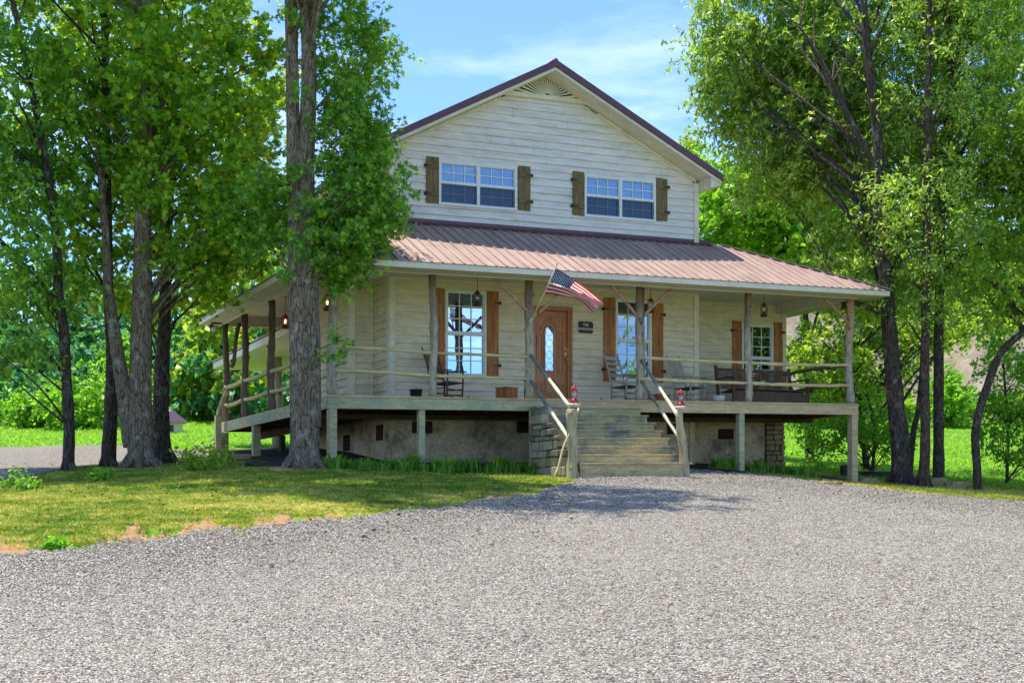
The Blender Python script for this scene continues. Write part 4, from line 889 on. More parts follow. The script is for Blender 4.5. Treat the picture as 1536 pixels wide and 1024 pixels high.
o = bulk('gravel_stones', V, [Fi], M['stones'], attr=np.repeat(RNG.beta(2, 2, n), 8)); tag(o, 'loose grey and cream gravel covering the driveway', 'gravel', kind='stuff')
# grass blades
def blades(name, s, d, h, w, label, mat='grass', cat='grass'):
    n = len(s); X = CAM[0]+s*RX+d*FX; Y = CAM[1]+s*RY+d*FY; Z = gz(s, d); th = RNG.uniform(0, 2*np.pi, n); c, s_ = np.cos(th)*w/2, np.sin(th)*w/2
    l = RNG.normal(0, 1.0, (n, 2))*h[:, None]; b = np.stack([X, Y, Z-.01], -1); o_ = np.stack([c, s_, 0*c], -1)
    V = np.stack([b-o_, b+o_, b+np.stack([l[:, 0], l[:, 1], h], -1)], 1).reshape(-1, 3); F = np.arange(3*n).reshape(-1, 3)
    o = bulk(name, V, [F], M[mat], attr=RNG.uniform(0, 1, n)); return tag(o, label, cat, kind='stuff')
def lawn_mask(s, d, px):
    X = CAM[0]+s*RX+d*FX; Y = CAM[1]+s*RY+d*FY; e = edge_d(px); q = d-e
    keep = q > .06+np.interp(px, [-300, 0, 60, 110, 160, 430, 480, 900], [.3, .3, .3, .05, .38, .4, .08, .15])+.3*np.interp(px, [-300, 110, 180, 500, 560, 640, 900], [1, .6, 1.5, 1.5, .5, 1, 1.2])*(np.sin(px*.06+2)+np.sin(px*.17)+.8*np.sin(px*.031)+.7*np.sin(d*5+px*.05)); bare = (np.sin(s*1.9+d*2.3)+np.sin(s*4.1-d*1.1)+np.sin(d*3.7+s*.7)) > 1.75
    return keep & ~((X > -.35) & (Y > -.45)) & ~((X > 3.9) & (Y > -2.4)) & ~(bare & (RNG.uniform(0, 1, len(s)) < .6))
n = 520000; px = RNG.uniform(-260, 880, n); D_ = 31-21.5*RNG.uniform(0, 1, n)**.8; S_ = (px-CX)/FL*D_; k_ = lawn_mask(S_, D_, px)&(D_ < np.interp(px, [-1500, 0, 60, 180, 335, 900], [*nr, 34])); S_, D_ = S_[k_], D_[k_]; n = len(S_)
blades('lawn', S_, D_, RNG.uniform(.02, .055, n), RNG.uniform(.012, .022, n), 'patchy lawn of short yellow-green grass between driveway and porch')
n = 60000; px = RNG.uniform(1120, 1700, n); D_ = edge_d(px)+RNG.uniform(-.1, 6, n)**1; S_ = (px-CX)/FL*D_; X = CAM[0]+S_*RX+D_*FX; Y = CAM[1]+S_*RY+D_*FY; k_ = ~((X < 13) & (Y > -.4)); S_, D_ = S_[k_], D_[k_]; n = len(S_)
blades('verge_grass', S_, D_, RNG.uniform(.03, .09, n), RNG.uniform(.012, .024, n), 'yellowish grass verge along the right edge of the gravel')
n = 160000; px = RNG.uniform(-260, 1700, n); D_ = RNG.uniform(31, 72, n); S_ = (px-CX)/FL*D_; X = CAM[0]+S_*RX+D_*FX; Y = CAM[1]+S_*RY+D_*FY
road = (px < 335) & (D_ > np.interp(px, [-1500, 0, 60, 180, 335], nr)-.3) & (D_ < np.interp(px, [-1500, 0, 100, 270, 335], fr2)+.3); k_ = ~road & ~((X > -1) & (X < 13.5) & (Y < 12)); S_, D_ = S_[k_], D_[k_]; n = len(S_)
blades('field_grass', S_, D_, RNG.uniform(.05, .13, n), RNG.uniform(.03, .06, n), 'bright green mown field beyond the house', 'leaf_bright')
# ============================================================ FOLIAGE
SHAPES = {}
st5 = []
for k in range(10):
    a = math.pi/2+k*math.pi/5; r = .5*(1.0 if k % 2 == 0 else .36); st5.append((r*math.cos(a), r*math.sin(a)+.1))
SHAPES['star'] = np.array([(x, y, -.25*abs(x)) for x, y in st5])
SHAPES['rhomb'] = np.array([(0, -.5, 0), (.30, 0, -.10), (0, .5, 0), (-.30, 0, -.10)])
SHAPES['slim'] = np.array([(0, -.5, 0), (.17, -.02, -.06), (0, .5, -.05), (-.17, -.02, -.06)])
SHAPES['maple'] = np.array([(0, -.45, 0), (.16, -.2, -.03), (.46, -.18, -.12), (.26, .06, -.05), (.33, .3, -.1), (.1, .2, -.02), (0, .5, -.06), (-.1, .2, -.02), (-.33, .3, -.1), (-.26, .06, -.05), (-.46, -.18, -.12), (-.16, -.2, -.03)])
def leafmesh(name, C, A, Nn, size, shape, mat, parent):
    sh_ = SHAPES[shape]; A = A/np.linalg.norm(A, axis=1)[:, None]; B = np.cross(Nn, A); B /= np.linalg.norm(B, axis=1)[:, None]+1e-9; N2 = np.cross(A, B)
    n = len(C); V = C[:, None]+size[:, None, None]*(sh_[None, :, 0:1]*B[:, None]+sh_[None, :, 1:2]*A[:, None]+sh_[None, :, 2:3]*N2[:, None])
    k = len(sh_); F = np.arange(n*k).reshape(n, k); r = np.clip(RNG.normal(.42, .36, n), 0, 1); return bulk(name, V.reshape(-1, 3), [F], mat, parent, attr=r)
def ell(px, row, d, rx, ry, rd): c = at(px, row, d); k = d/FL; return (np.array(c), rx*k, ry*k, rd)
def clumps(ells, n, rng):
    vol = np.array([e[1]*e[2]*e[3] for e in ells])**.67; ix = rng.choice(len(ells), n, p=vol/vol.sum()); out = []
    for i in ix:
        c, a, b, r = ells[i]; v = rng.normal(size=3); v /= np.linalg.norm(v); v *= rng.uniform(.25, 1)**.45
        s_, z, d = v[0]*a, v[1]*b, v[2]*r; out.append(c+np.array([s_*RX+d*FX, s_*RY+d*FY, z]))
    return np.array(out)
def spray(cl, rc, ntw, nl, rng, droop=.35, up=.9):
    """twigs around each clump centre, leaves along the twigs"""
    n = len(cl); T = n*ntw; c = np.repeat(cl, ntw, 0); rr = np.repeat(rng.uniform(.7, 1.3, n)*rc, ntw)
    st = c+rng.normal(0, .42, (T, 3))*rr[:, None]*np.array([1, 1, .75]); dr = rng.normal(size=(T, 3))*np.array([1, 1, .45])+(st-c)/rr[:, None]*.8; dr /= np.linalg.norm(dr, axis=1)[:, None]
    ln = rng.uniform(.35, .8, T)*rr; L = T*nl; tpos = np.tile(np.linspace(.1, 1, nl), T); D2 = np.repeat(dr, nl, 0); ln2 = np.repeat(ln, nl)
    P = np.repeat(st, nl, 0)+D2*(tpos*ln2)[:, None]; P[:, 2] -= droop*tpos**2*ln2; P += rng.normal(0, .045, (L, 3))
    A = D2*.5+rng.normal(0, .6, (L, 3)); A[:, 2] -= droop; Nn = rng.normal(0, .55, (L, 3)); Nn[:, 2] += up; return P, A, Nn
def wtube(m, pts, rad, n=6, wob=.1, seed=0): m.tube(pts, rad, n, wob, seed=seed)
def trunk_pts(wp, d, dd=0):
    """wp: (px,row,width px)"""
    P = [at(p, r, d+dd*i) for i, (p, r, w) in enumerate(wp)]; R = [w/2*d/FL for _, _, w in wp]; return P, R
def smooth_path(P, R, sub=5):
    o, ro = [], []
    for i in range(len(P)-1):
        p0, p1, p2, p3 = P[max(i-1, 0)], P[i], P[i+1], P[min(i+2, len(P)-1)]
        for j in range(sub):
            t = j/sub; t2, t3 = t*t, t**3; o.append(.5*((2*p1)+(p2-p0)*t+(2*p0-5*p1+4*p2-p3)*t2+(3*p1-p0-3*p2+p3)*t3)); ro.append(R[i]+(R[i+1]-R[i])*t)
    o.append(P[-1]); ro.append(R[-1]); return o, ro
def tree(name, label, cat, wps, d, ells, ncl, rc, ntw, nl, size, shape, leaf, bark='bark_dark', seed=1, flare=1.5, group=None, limbs=26, droop=.35, lim_r=.05, sides=14, extra=None):
    rng = np.random.default_rng(seed); P0_, _ = trunk_pts(wps[0][:1], d); bx, by = P0_[0].x, P0_[0].y; zg = gw(bx, by); root = empty(name, (bx, by, zg), label, cat, group)
    tm = MB(); allp = []
    for wi, wp in enumerate(wps):
        P, R = trunk_pts(wp, d)
        if wi == 0:
            P[0].z = zg+.02; P = [Vector((P[0].x, P[0].y, zg-.25))]+P; R = [R[0]*1.1]+[R[0]]+R[1:]; q = P[1].lerp(P[2], .12); P.insert(2, q); R.insert(2, R[2]*(1+.35*(flare-1)))
        SP, SR = smooth_path(P, R); tm.tube(SP, [q*.93 for q in SR], sides, .08, seed=seed+wi*3); allp += list(zip(SP, SR))
    if flare > 1.2 and sides > 12:
        for k in range(7):
            a = k*.9+rng.uniform(-.2, .2); r = allp[2][1]; v = Vector((math.cos(a), math.sin(a), 0)); b = Vector((bx, by, zg)); tm.tube([b+v*r*.25+Vector((0, 0, .45)), b+v*r*.8+Vector((0, 0, .14)), b+v*r*1.15+Vector((0, 0, .01)), b+v*r*1.7+Vector((0, 0, -.1))], [r*.2, r*.2, r*.15, r*.05], 8, .2, seed=k)
    cl = clumps(ells, ncl, rng)
    if extra: cl = np.concatenate([cl]+[clumps([e], q, rng) for e, q in extra]); ncl = len(cl)
    for i in rng.choice(ncl, min(limbs, ncl), replace=False):
        c = Vector(cl[i]); best = min(allp[6:] or allp, key=lambda q: abs(q[0].z-(c.z-.75*math.hypot(q[0].x-c.x, q[0].y-c.y)-rng.uniform(0, .5)))+.5*math.hypot(q[0].x-c.x, q[0].y-c.y)); a = best[0]; ln = (c-a).length
        if ln < .3: continue
        mid = a.lerp(c, .5)+Vector((rng.uniform(-.12, .12)*ln, rng.uniform(-.12, .12)*ln, rng.uniform(-.02, .14)*ln)); r0 = min(best[1]*.55, lim_r*(.5+ln*.16)); SP, SR = smooth_path([a, mid, c], [r0, r0*.6, r0*.15], 4); tm.tube(SP, SR, 6, .1, seed=int(i))
    tm.build('trunk', M[bark], root); P, A, Nn = spray(cl, rc, ntw, nl, rng, droop); leafmesh('crown', P, A, Nn, rng.uniform(.7, 1.25, len(P))*size, shape, M[leaf], root); return root
# ============================================================ TREES
# left group
T1 = tree('sweetgum_tree', 'big tree with twin grey stems fused at the base, before the left porch corner', 'tree',
     [[(456, 703, 56), (456, 600, 45), (450, 480, 37), (446, 400, 32), (443, 300, 25), (439, 150, 22), (436, 0, 20), (432, -150, 22), (436, -320, 16)],
      [(465, 640, 36), (466, 540, 34), (463, 440, 32), (459, 340, 28), (461, 200, 26), (464, 100, 24), (460, 0, 22), (466, -160, 20), (500, -330, 14)]], 24.6,
     [ell(520, 60, 25.3, 62, 90, 1.2), ell(520, 215, 25.3, 55, 80, 1.2), ell(530, 335, 24.9, 58, 75, 1.0), ell(500, 395, 24.8, 50, 35, .5), ell(395, 300, 25, 40, 90, 1.0), ell(500, -150, 24.5, 80, 90, 1.2), ell(560, 300, 24.6, 38, 80, .7), ell(530, 290, 24.8, 50, 70, .8)],
     215, .42, 13, 9, .135, 'star', 'leaf_gum', 'bark', 5, 1.35, limbs=75, lim_r=.03, extra=[(ell(322, -335, 23.2, 235, 95, 2.4), 150), (ell(530, -410, 21.7, 320, 95, 2.6), 175)])
m = MB(); a = at(486, 520, 24.3); m.tube([a+Vector((-.15, .3, -.1)), a, a+Vector((.3, -.2, .12))], [.012, .01, .005], 5); sp = m.build('sprout_twig', M['bark'], T1)
rg = np.random.default_rng(3); P, A, Nn = spray(np.array([at(500, 505, 24.0), at(512, 530, 24.0), at(518, 515, 24.0), at(492, 535, 24.)]), .14, 7, 6, rg); leafmesh('sprout', P, A, Nn, np.full(len(P), .11), 'star', M['leaf_gum'], T1)
for q in ((436, 345), (470, 350), (450, 375), (445, 250), (480, 385), (430, 410), (470, 300), (448, 130), (438, 30)):
    P, A, Nn = spray(np.array([at(*q, 24.1)]), .2, 8, 7, rg); leafmesh('sprout', P, A, Nn, np.full(len(P), .135), 'star', M['leaf_gum'], T1)
tree('maple_tree', 'thick grey-barked maple left of the porch with a second stem leaning left from its base', 'tree',
     [[(212, 697, 52), (210, 640, 40), (211, 560, 36), (213, 480, 33), (214, 400, 30), (215, 300, 26), (221, 150, 24), (222, 0, 21), (224, -200, 16)],
      [(196, 670, 24), (187, 600, 24), (178, 540, 22), (172, 500, 20), (163, 440, 17), (160, 380, 13), (150, 250, 10)]], 26.6,
     [ell(300, 110, 27, 130, 150, 2.0), ell(300, 300, 27, 120, 110, 1.8), ell(180, 130, 26.5, 110, 160, 1.8), ell(330, 380, 27, 70, 60, 1.2), ell(250, -180, 27, 190, 150, 3), ell(350, 200, 26.5, 75, 190, 1.5)],
     210, .5, 13, 9, .155, 'maple', 'leaf_maple', 'bark', 8, 1.3, limbs=80, lim_r=.04, extra=[(ell(60, -250, 25.6, 280, 90, 1.9), 105), (ell(330, -260, 26.2, 120, 90, 1.7), 30)])
tree('oak_tree', 'slender dark trunk second from the left, dappled with leaves high up', 'tree', [[(162, 697, 24), (166, 620, 22), (168, 540, 19), (163, 440, 17), (161, 300, 14), (158, 120, 12), (156, -60, 10)]], 27.6,
     [ell(130, 220, 28, 110, 150, 1.8), ell(110, 20, 28, 120, 120, 2), ell(150, 400, 28, 90, 50, 1.2), ell(100, -180, 28, 140, 100, 2)], 170, .5, 12, 8, .15, 'maple', 'leaf_maple', 'bark_dark', 12, 1.25, limbs=50, lim_r=.035)
tree('oak_tree', 'leftmost dark trunk, thin and curving to the left as it rises', 'tree', [[(102, 706, 20), (104, 640, 18), (99, 560, 17), (96, 500, 17), (88, 440, 16), (84, 360, 14), (70, 250, 12), (40, 100, 10), (10, -40, 8)]], 26,
     [ell(30, 330, 25.5, 90, 110, 1.8), ell(20, 150, 26, 110, 130, 2), ell(60, 430, 26, 90, 55, 1.4), ell(-60, 300, 26, 110, 200, 2), ell(0, -100, 26, 140, 100, 2), ell(20, 520, 25.5, 55, 40, .8)], 180, .5, 13, 8, .14, 'rhomb', 'leaf_gum', 'bark_dark', 15, 1.25, limbs=30, lim_r=.035)
tree('oak_tree', 'stout blackish trunk just right of the maple, flaring widely at its foot', 'tree', [[(243, 690, 42), (241, 640, 29), (243, 560, 24), (247, 480, 20), (250, 380, 17), (256, 250, 13), (262, 80, 9)]], 28.8,
     [ell(270, 300, 29.5, 120, 120, 1.8), ell(240, 420, 29.5, 110, 60, 1.4), ell(330, 150, 30, 90, 150, 1.8), ell(200, 60, 30, 120, 120, 2), ell(390, 60, 30, 50, 130, 1.5), ell(380, 290, 30, 55, 90, 1.5)], 150, .55, 12, 8, .16, 'maple', 'leaf_mid', 'bark_dark', 18, 1.5, limbs=50, lim_r=.035)
# right group
tree('pecan_tree', 'largest dark trunk right of the house, carrying the tall crown at right', 'tree',
     [[(1352, 716, 40), (1350, 660, 30), (1343, 600, 27), (1336, 520, 25), (1330, 440, 22), (1322, 330, 20), (1316, 200, 16), (1300, 60, 12), (1290, -100, 9)],
      [(1330, 470, 14), (1305, 462, 9), (1282, 455, 7), (1262, 462, 4)], [(1318, 260, 12), (1280, 190, 9), (1240, 110, 7), (1200, 40, 4)]], 31,
     [ell(1125, 60, 35, 95, 120, 1.6), ell(1190, 170, 35, 120, 150, 1.8), ell(1300, 60, 34, 140, 160, 2.), ell(1310, 260, 33.5, 120, 120, 2.), ell(1250, -150, 35.5, 220, 130, 2), ell(1105, 140, 35, 60, 60, 1.2), ell(1290, 400, 33, 90, 70, 1.4), ell(1220, 230, 35, 100, 80, 1.5)],
     860, .57, 16, 9, .175, 'slim', 'leaf_oak', 'bark_dark', 21, 1.4, limbs=70, lim_r=.03)
tree('oak_tree', 'straight reddish-grey trunk right of the largest one', 'tree', [[(1385, 723, 24), (1388, 660, 16), (1387, 560, 15), (1389, 440, 14), (1390, 300, 12), (1392, 120, 10), (1395, -80, 7)]], 30.4,
     [ell(1410, 100, 31, 110, 150, 2), ell(1400, 320, 30.5, 100, 90, 1.6), ell(1400, 430, 30.5, 90, 50, 1.2), ell(1420, -120, 31, 150, 120, 2.4)], 260, .55, 13, 9, .13, 'slim', 'leaf_oak', 'bark_red', 24, 1.4, limbs=50, lim_r=.035)
tree('oak_tree', 'straight black trunk with pale lichen, third from the right edge', 'tree', [[(1408, 718, 20), (1408, 650, 17), (1408, 540, 16), (1410, 400, 14), (1416, 250, 11), (1425, 100, 8)], [(1409, 420, 9), (1440, 385, 8), (1475, 365, 5)]], 31.6,
     [ell(1490, 150, 31.5, 90, 150, 2), ell(1480, 330, 31.5, 80, 80, 1.4), ell(1450, 240, 32, 80, 100, 1.6), ell(1500, -80, 31.5, 120, 120, 2), ell(1460, 60, 32.5, 100, 90, 2)], 280, .55, 13, 9, .14, 'slim', 'leaf_mid', 'bark_dark', 27, 1.3, limbs=50, lim_r=.035)
tree('oak_tree', 'thin dark stem leaning right, half hidden behind the largest right-hand trunk', 'tree', [[(1364, 688, 9), (1370, 650, 9), (1378, 610, 8), (1384, 540, 7), (1396, 420, 6), (1404, 300, 4)]], 33.5,
     [ell(1380, 420, 33.5, 60, 60, 1.0), ell(1420, 320, 33.5, 60, 60, 1)], 26, .5, 10, 8, .14, 'rhomb', 'leaf_mid', 'bark_dark', 30, 1.2, limbs=16)
tree('oak_tree', 'curved dark trunk nearest the right edge, bending right as it rises', 'tree', [[(1467, 730, 15), (1465, 690, 13), (1463, 650, 13), (1471, 610, 13), (1484, 570, 13), (1498, 535, 12), (1520, 510, 12), (1560, 480, 11), (1620, 420, 9)]], 30.2,
     [ell(1530, 400, 30, 80, 60, 1.4), ell(1600, 300, 30, 100, 130, 2), ell(1550, 180, 30.5, 90, 130, 2), ell(1530, 460, 30, 60, 30, .8)], 180, .55, 12, 9, .14, 'rhomb', 'leaf_mid', 'bark_dark', 33, 1.2, limbs=40)
tree('hickory_tree', 'bright yellow-green tree rising directly behind the right end of the porch roof', 'tree', [[(1215, 640, 16), (1212, 520, 14), (1190, 400, 11), (1150, 300, 8)]], 40,
     [ell(1110, 330, 40, 75, 75, 2), ell(1180, 310, 40, 90, 70, 2), ell(1230, 380, 39, 90, 55, 1.8), ell(1080, 290, 41, 40, 50, 1.4)], 130, .75, 12, 9, .22, 'maple', 'leaf_bright', 'bark_dark', 36, 1.2, limbs=40)
tree('hickory_tree', 'low-branched dark green tree seen under the right eave behind the end porch post', 'tree', [[(1300, 690, 12), (1290, 600, 10), (1270, 500, 8)]], 37,
     [ell(1240, 520, 37, 55, 65, 1.3), ell(1310, 540, 38, 60, 60, 1.4), ell(1350, 480, 38, 70, 60, 1.5), ell(1250, 590, 37, 50, 25, .8), ell(1450, 470, 39, 70, 35, 1.5)], 110, .6, 12, 9, .16, 'rhomb', 'leaf_mid', 'bark_dark', 39, 1.2, limbs=40)
tree('sapling', 'small bright sapling behind the right end of the deck', 'sapling', [[(1308, 702, 6), (1312, 660, 5), (1308, 620, 4), (1300, 590, 3)], [(1310, 680, 3), (1280, 655, 2.5), (1250, 640, 2)]], 35,
     [ell(1235, 640, 35, 45, 38, .8), ell(1300, 620, 35, 50, 40, .9), ell(1340, 650, 35.5, 35, 35, .7), ell(1240, 680, 35, 40, 16, .5)], 60, .42, 10, 8, .11, 'rhomb', 'leaf_bright', 'bark_dark', 42, 1.1, limbs=30, lim_r=.02, sides=8)
tree('sapling', 'bright leafy sapling at the right edge under the curved trunk', 'sapling', [[(1510, 720, 6), (1512, 660, 5), (1508, 590, 4), (1505, 540, 3)], [(1512, 640, 3), (1545, 600, 2.5)]], 32.5,
     [ell(1510, 560, 32.5, 32, 60, .9), ell(1520, 650, 32.5, 42, 55, .9), ell(1560, 600, 33, 45, 90, 1)], 62, .42, 11, 8, .12, 'rhomb', 'leaf_bright', 'bark_dark', 45, 1.1, limbs=30, lim_r=.02, sides=8)
tree('distant_tree', 'small far treetop standing alone in the sky just right of the gable eave', 'tree', [[(1046, 560, 12), (1045, 400, 9), (1044, 230, 6)]], 62,
     [ell(1040, 205, 62, 16, 16, .8), ell(1055, 222, 62, 16, 12, .8), ell(1028, 226, 62, 10, 12, .6), ell(1048, 300, 62, 38, 60, 2)], 40, .5, 10, 7, .2, 'rhomb', 'leaf_mid', 'bark_dark', 48, 1.1, limbs=20, sides=8)
# woods behind
def wood(px, d, top, wpx, leaf, label, seed, base=None, n=62):
    g = (CY-(FL*(float(gz((px-CX)/FL*d, d))-CAM[2])/d)); b = g if base is None else base; mid = (top+b)/2; hgt = (b-top)/2
    tree('woodland_tree', label, 'tree', [[(px, b, 12*60/d), (px+random.uniform(-6, 6), mid, 8*60/d), (px, top+20, 3)]], d,
         [ell(px, top+hgt*.55, d, wpx*.8, hgt*.62, 2.8), ell(px-wpx*.35, mid+hgt*.25, d, wpx*.7, hgt*.6, 2.6), ell(px+wpx*.4, mid+hgt*.35, d-1, wpx*.65, hgt*.55, 2.6)],
         n, 1.25, 11, 9, .42, 'rhomb', leaf, 'bark_dark', seed, 1.1, group='trees of the wood behind', limbs=8, sides=7)
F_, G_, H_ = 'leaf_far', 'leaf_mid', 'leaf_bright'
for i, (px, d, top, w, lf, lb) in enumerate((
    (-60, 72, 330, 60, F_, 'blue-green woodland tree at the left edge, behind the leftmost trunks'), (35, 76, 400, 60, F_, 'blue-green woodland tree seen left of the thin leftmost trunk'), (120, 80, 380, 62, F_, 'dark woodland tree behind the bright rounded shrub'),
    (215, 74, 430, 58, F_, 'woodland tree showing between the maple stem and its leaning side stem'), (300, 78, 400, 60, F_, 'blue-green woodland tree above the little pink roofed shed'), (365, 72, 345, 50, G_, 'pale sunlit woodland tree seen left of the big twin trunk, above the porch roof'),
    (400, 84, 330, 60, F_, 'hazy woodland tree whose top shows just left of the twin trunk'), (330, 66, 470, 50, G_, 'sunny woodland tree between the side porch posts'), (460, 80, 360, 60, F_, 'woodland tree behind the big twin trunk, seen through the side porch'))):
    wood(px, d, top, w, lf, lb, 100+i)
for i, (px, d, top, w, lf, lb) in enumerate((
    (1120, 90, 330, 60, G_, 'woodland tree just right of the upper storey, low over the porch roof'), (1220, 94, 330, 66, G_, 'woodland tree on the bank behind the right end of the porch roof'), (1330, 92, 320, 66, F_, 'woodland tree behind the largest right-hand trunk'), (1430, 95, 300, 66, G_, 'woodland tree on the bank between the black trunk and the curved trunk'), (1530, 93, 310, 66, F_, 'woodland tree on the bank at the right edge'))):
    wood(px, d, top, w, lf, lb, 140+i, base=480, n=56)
for i, (px, d, top, base, w, lb) in enumerate(((130, 56, 545, 655, 60, 'bright yellow-green rounded shrub between the two left trunks'), (48, 60, 600, 640, 40, 'low green shrub at the far field edge, left of the thin trunk'), (186, 60, 500, 660, 22, 'yellow-green shrub glimpsed beside the leaning maple stem'), (1230, 66, 560, 640, 40, 'bright shrub far behind the stone foundation corner'), (1420, 68, 560, 625, 26, 'bright shrub at the foot of the earth bank'))):
    tree('shrub', lb, 'shrub', [[(px, base, 6), (px, (top+base)/2, 3)]], d, [ell(px, (top+base)/2, d, w, (base-top)/2, 1.8), ell(px+w*.4, base-18, d, w*.6, 18, 1.5)], 46, .8, 11, 9, .26, 'rhomb', H_, 'bark_dark', 170+i, 1.1, limbs=10, sides=7)
def undergrowth(label, px0, px1, d0, d1, zoff, h, n, leaf, seed):
    rng = np.random.default_rng(seed); px = rng.uniform(px0, px1, n); d = rng.uniform(d0, d1, n); s = (px-CX)/FL*d; X = CAM[0]+s*RX+d*FX; Y = CAM[1]+s*RY+d*FY
    hh = h*(.55+.45*np.sin(px*.05+seed)*np.sin(px*.021+d)); Z = gz(s, d)+zoff+rng.uniform(0, 1, n)**.7*hh; C = np.stack([X, Y, Z], -1); P, A, Nn = spray(C, .8, 6, 8, rng)
    o = leafmesh('undergrowth', P, A, Nn, rng.uniform(.3, .55, len(P)), 'rhomb', M[leaf], None); tag(o, label, 'undergrowth', kind='stuff')
undergrowth('dark blue-green undergrowth along the foot of the left woods', -260, 520, 62, 72, 0, 5, 420, F_, 1)
undergrowth('dense green undergrowth on top of the earth bank', 1040, 1750, 84, 92, 6.2, 4.5, 340, G_, 2)
undergrowth('leafy undergrowth at the foot of the earth bank', 1240, 1750, 72, 75, -.2, 2.2, 120, G_, 3)
# trees that stand beside the viewer on the right and show only as reflections
for i, (x, y, lb) in enumerate(((26, -21, 'tree outside the frame at right, mirrored in the window behind the ladder-back chair'), (33, -25, 'tree outside the frame at far right, mirrored in the window behind the bench'))):
    root = empty('oak_tree', (x, y, gw(x, y)), lb, 'tree', 'trees seen only as reflections'); rng = np.random.default_rng(200+i); z = gw(x, y); m = MB(); m.tube([(x, y, z-.3), (x+.1, y, z+3), (x, y+.1, z+8)], [.3, .22, .1], 8, .2); m.build('trunk', M['bark_dark'], root)
    v = rng.normal(size=(70, 3)); v /= np.linalg.norm(v, axis=1)[:, None]; v *= rng.uniform(.3, 1, (70, 1))**.5; cl = v*np.array([4.2, 4.2, 4.6])+np.array([x, y, z+6.5]); P, A, Nn = spray(cl, 1.1, 9, 8, rng); leafmesh('crown', P, A, Nn, np.full(len(P), .34), 'rhomb', M['leaf_mid'], root)
# ============================================================ SMALL PLANTS
def tuft(n, h, w, rng, spread=.16):
    V, F = [], []
    for i in range(n):
        a = rng.uniform(0, 2*np.pi); b = np.array([rng.normal(0, spread*.4), rng.normal(0, spread*.4), -.02]); dr = np.array([math.cos(a), math.sin(a), 0]); sd3 = np.array([-math.sin(a), math.cos(a), 0])*w/2; hh = h*rng.uniform(.55, 1.1); o_ = spread*rng.uniform(.4, 1.6); k = len(V)
        for t_, ww in ((0, 1), (.45, 1.1), (.8, .7)):
            c = b+dr*o_*t_**1.6+np.array([0, 0, hh*(t_*1.25-.45*t_**2.5)]); V += [c-sd3*ww, c+sd3*ww]
        V.append(b+dr*o_*1.25+np.array([0, 0, hh*.66])); F += [(k, k+1, k+3, k+2), (k+2, k+3, k+5, k+4)]; F.append((k+4, k+5, k+6, k+6))
    return np.array(V), F
protos = []
for i in range(4):
    rng = np.random.default_rng(i+50); V, F = tuft(64, .34, .017, rng); me = bpy.data.meshes.new('leaf_blades'); me.from_pydata([tuple(v) for v in V], [], [f if f[2] != f[3] else f[:3] for f in F]); me.materials.append(M['blade'])
    a = me.attributes.new('rnd', 'FLOAT', 'FACE'); a.data.foreach_set('value', np.repeat(RNG.uniform(0, 1, 64), 3).astype(np.float32)); protos.append(me)
def border(px, Y, sc, label, group, yoff=0):
    sc *= 1.15
    p = atY(px, 690, Y); o = bpy.data.objects.new('border_plant', protos[random.randrange(4)]); COL.objects.link(o); o.location = (p.x, Y, gw(p.x, Y)+.02); o.rotation_euler = (0, 0, random.uniform(0, 6)); o.scale = (sc*1.15, sc*1.15, sc); tag(o, label, 'plant', group)
for px in [q for q in np.arange(500, 842, 8.6) if random.random() > .14]: border(px+random.uniform(-4, 4), random.uniform(-.85, -.2), random.uniform(.45, 1.15), 'clump of strappy green leaves in the row along the front of the left deck', 'clumps of strappy leaves left of the steps')
for px in np.arange(1072, 1225, 11): border(px+random.uniform(-3, 3), random.uniform(.1, .9), random.uniform(.6, 1.0), 'clump of strappy green leaves in the row under the right deck', 'clumps of strappy leaves right of the steps')
for i, (px, row, r, n, lf, lb) in enumerate(((292, 706, .55, 16, 'leaf_mid', 'tangled leafy weed bush at the back left of the lawn before the deck'), (330, 700, .35, 9, 'leaf_mid', 'small weedy bush by the left end leg of the deck'), (148, 722, .2, 5, 'leaf_bright', 'little bright weed at the foot of the second trunk from the left'),
     (85, 822, .1, 3, 'leaf_bright', 'small light green weed on the lawn near the gravel edge at left'), (836, 697, .25, 7, 'leaf_bright', 'bright weed at the foot of the stone stair wall'), (505, 697, .2, 5, 'leaf_mid', 'small weed at the foot of the deck corner leg'), (40, 735, .3, 6, 'leaf_gum', 'dark low weeds at the left edge of the lawn'))):
    d = dist_of(px, row); p = at(px, row, d); root = empty('weed', (p.x, p.y, gw(p.x, p.y)), lb, 'weed'); rng = np.random.default_rng(i+300); cl = np.array(p)+rng.normal(0, .45, (n, 3))*r*np.array([1, 1, .0])+np.array([0, 0, 1])*rng.uniform(.1, .8, (n, 1))*r
    m = MB()
    for c in cl: m.tube([tuple(root.location), tuple(c)], [.008, .003], 4)
    m.build('stem', M['bark_dark'], root); P, A, Nn = spray(cl, r*.4, 9, 7, rng); leafmesh('foliage', P, A, Nn, rng.uniform(.05, .1, len(P)), 'rhomb', M[lf], root)
n = 2600; px = np.concatenate([RNG.uniform(-200, 900, 2000), RNG.uniform(300, 1500, 250)]); D_ = np.concatenate([RNG.uniform(13, 30, 2000), RNG.uniform(9, 25, 250)]); S_ = (px-CX)/FL*D_; X = CAM[0]+S_*RX+D_*FX; Y = CAM[1]+S_*RY+D_*FY
k_ = ~((X > -.3) & (Y > -.5)) & ~((X > 3.9) & (X < 7) & (Y > -2.4)); C = np.stack([X, Y, gz(S_, D_)+.045], -1)[k_]; Nn = RNG.normal(0, .35, (len(C), 3)); Nn[:, 2] += 1
M['dead_leaf'] = leafmat('fallen_leaf', [(.10, .05, .02), (.2, .11, .04), (.32, .2, .08), (.4, .3, .12)], .1, .8, (1.1, 1, .8))
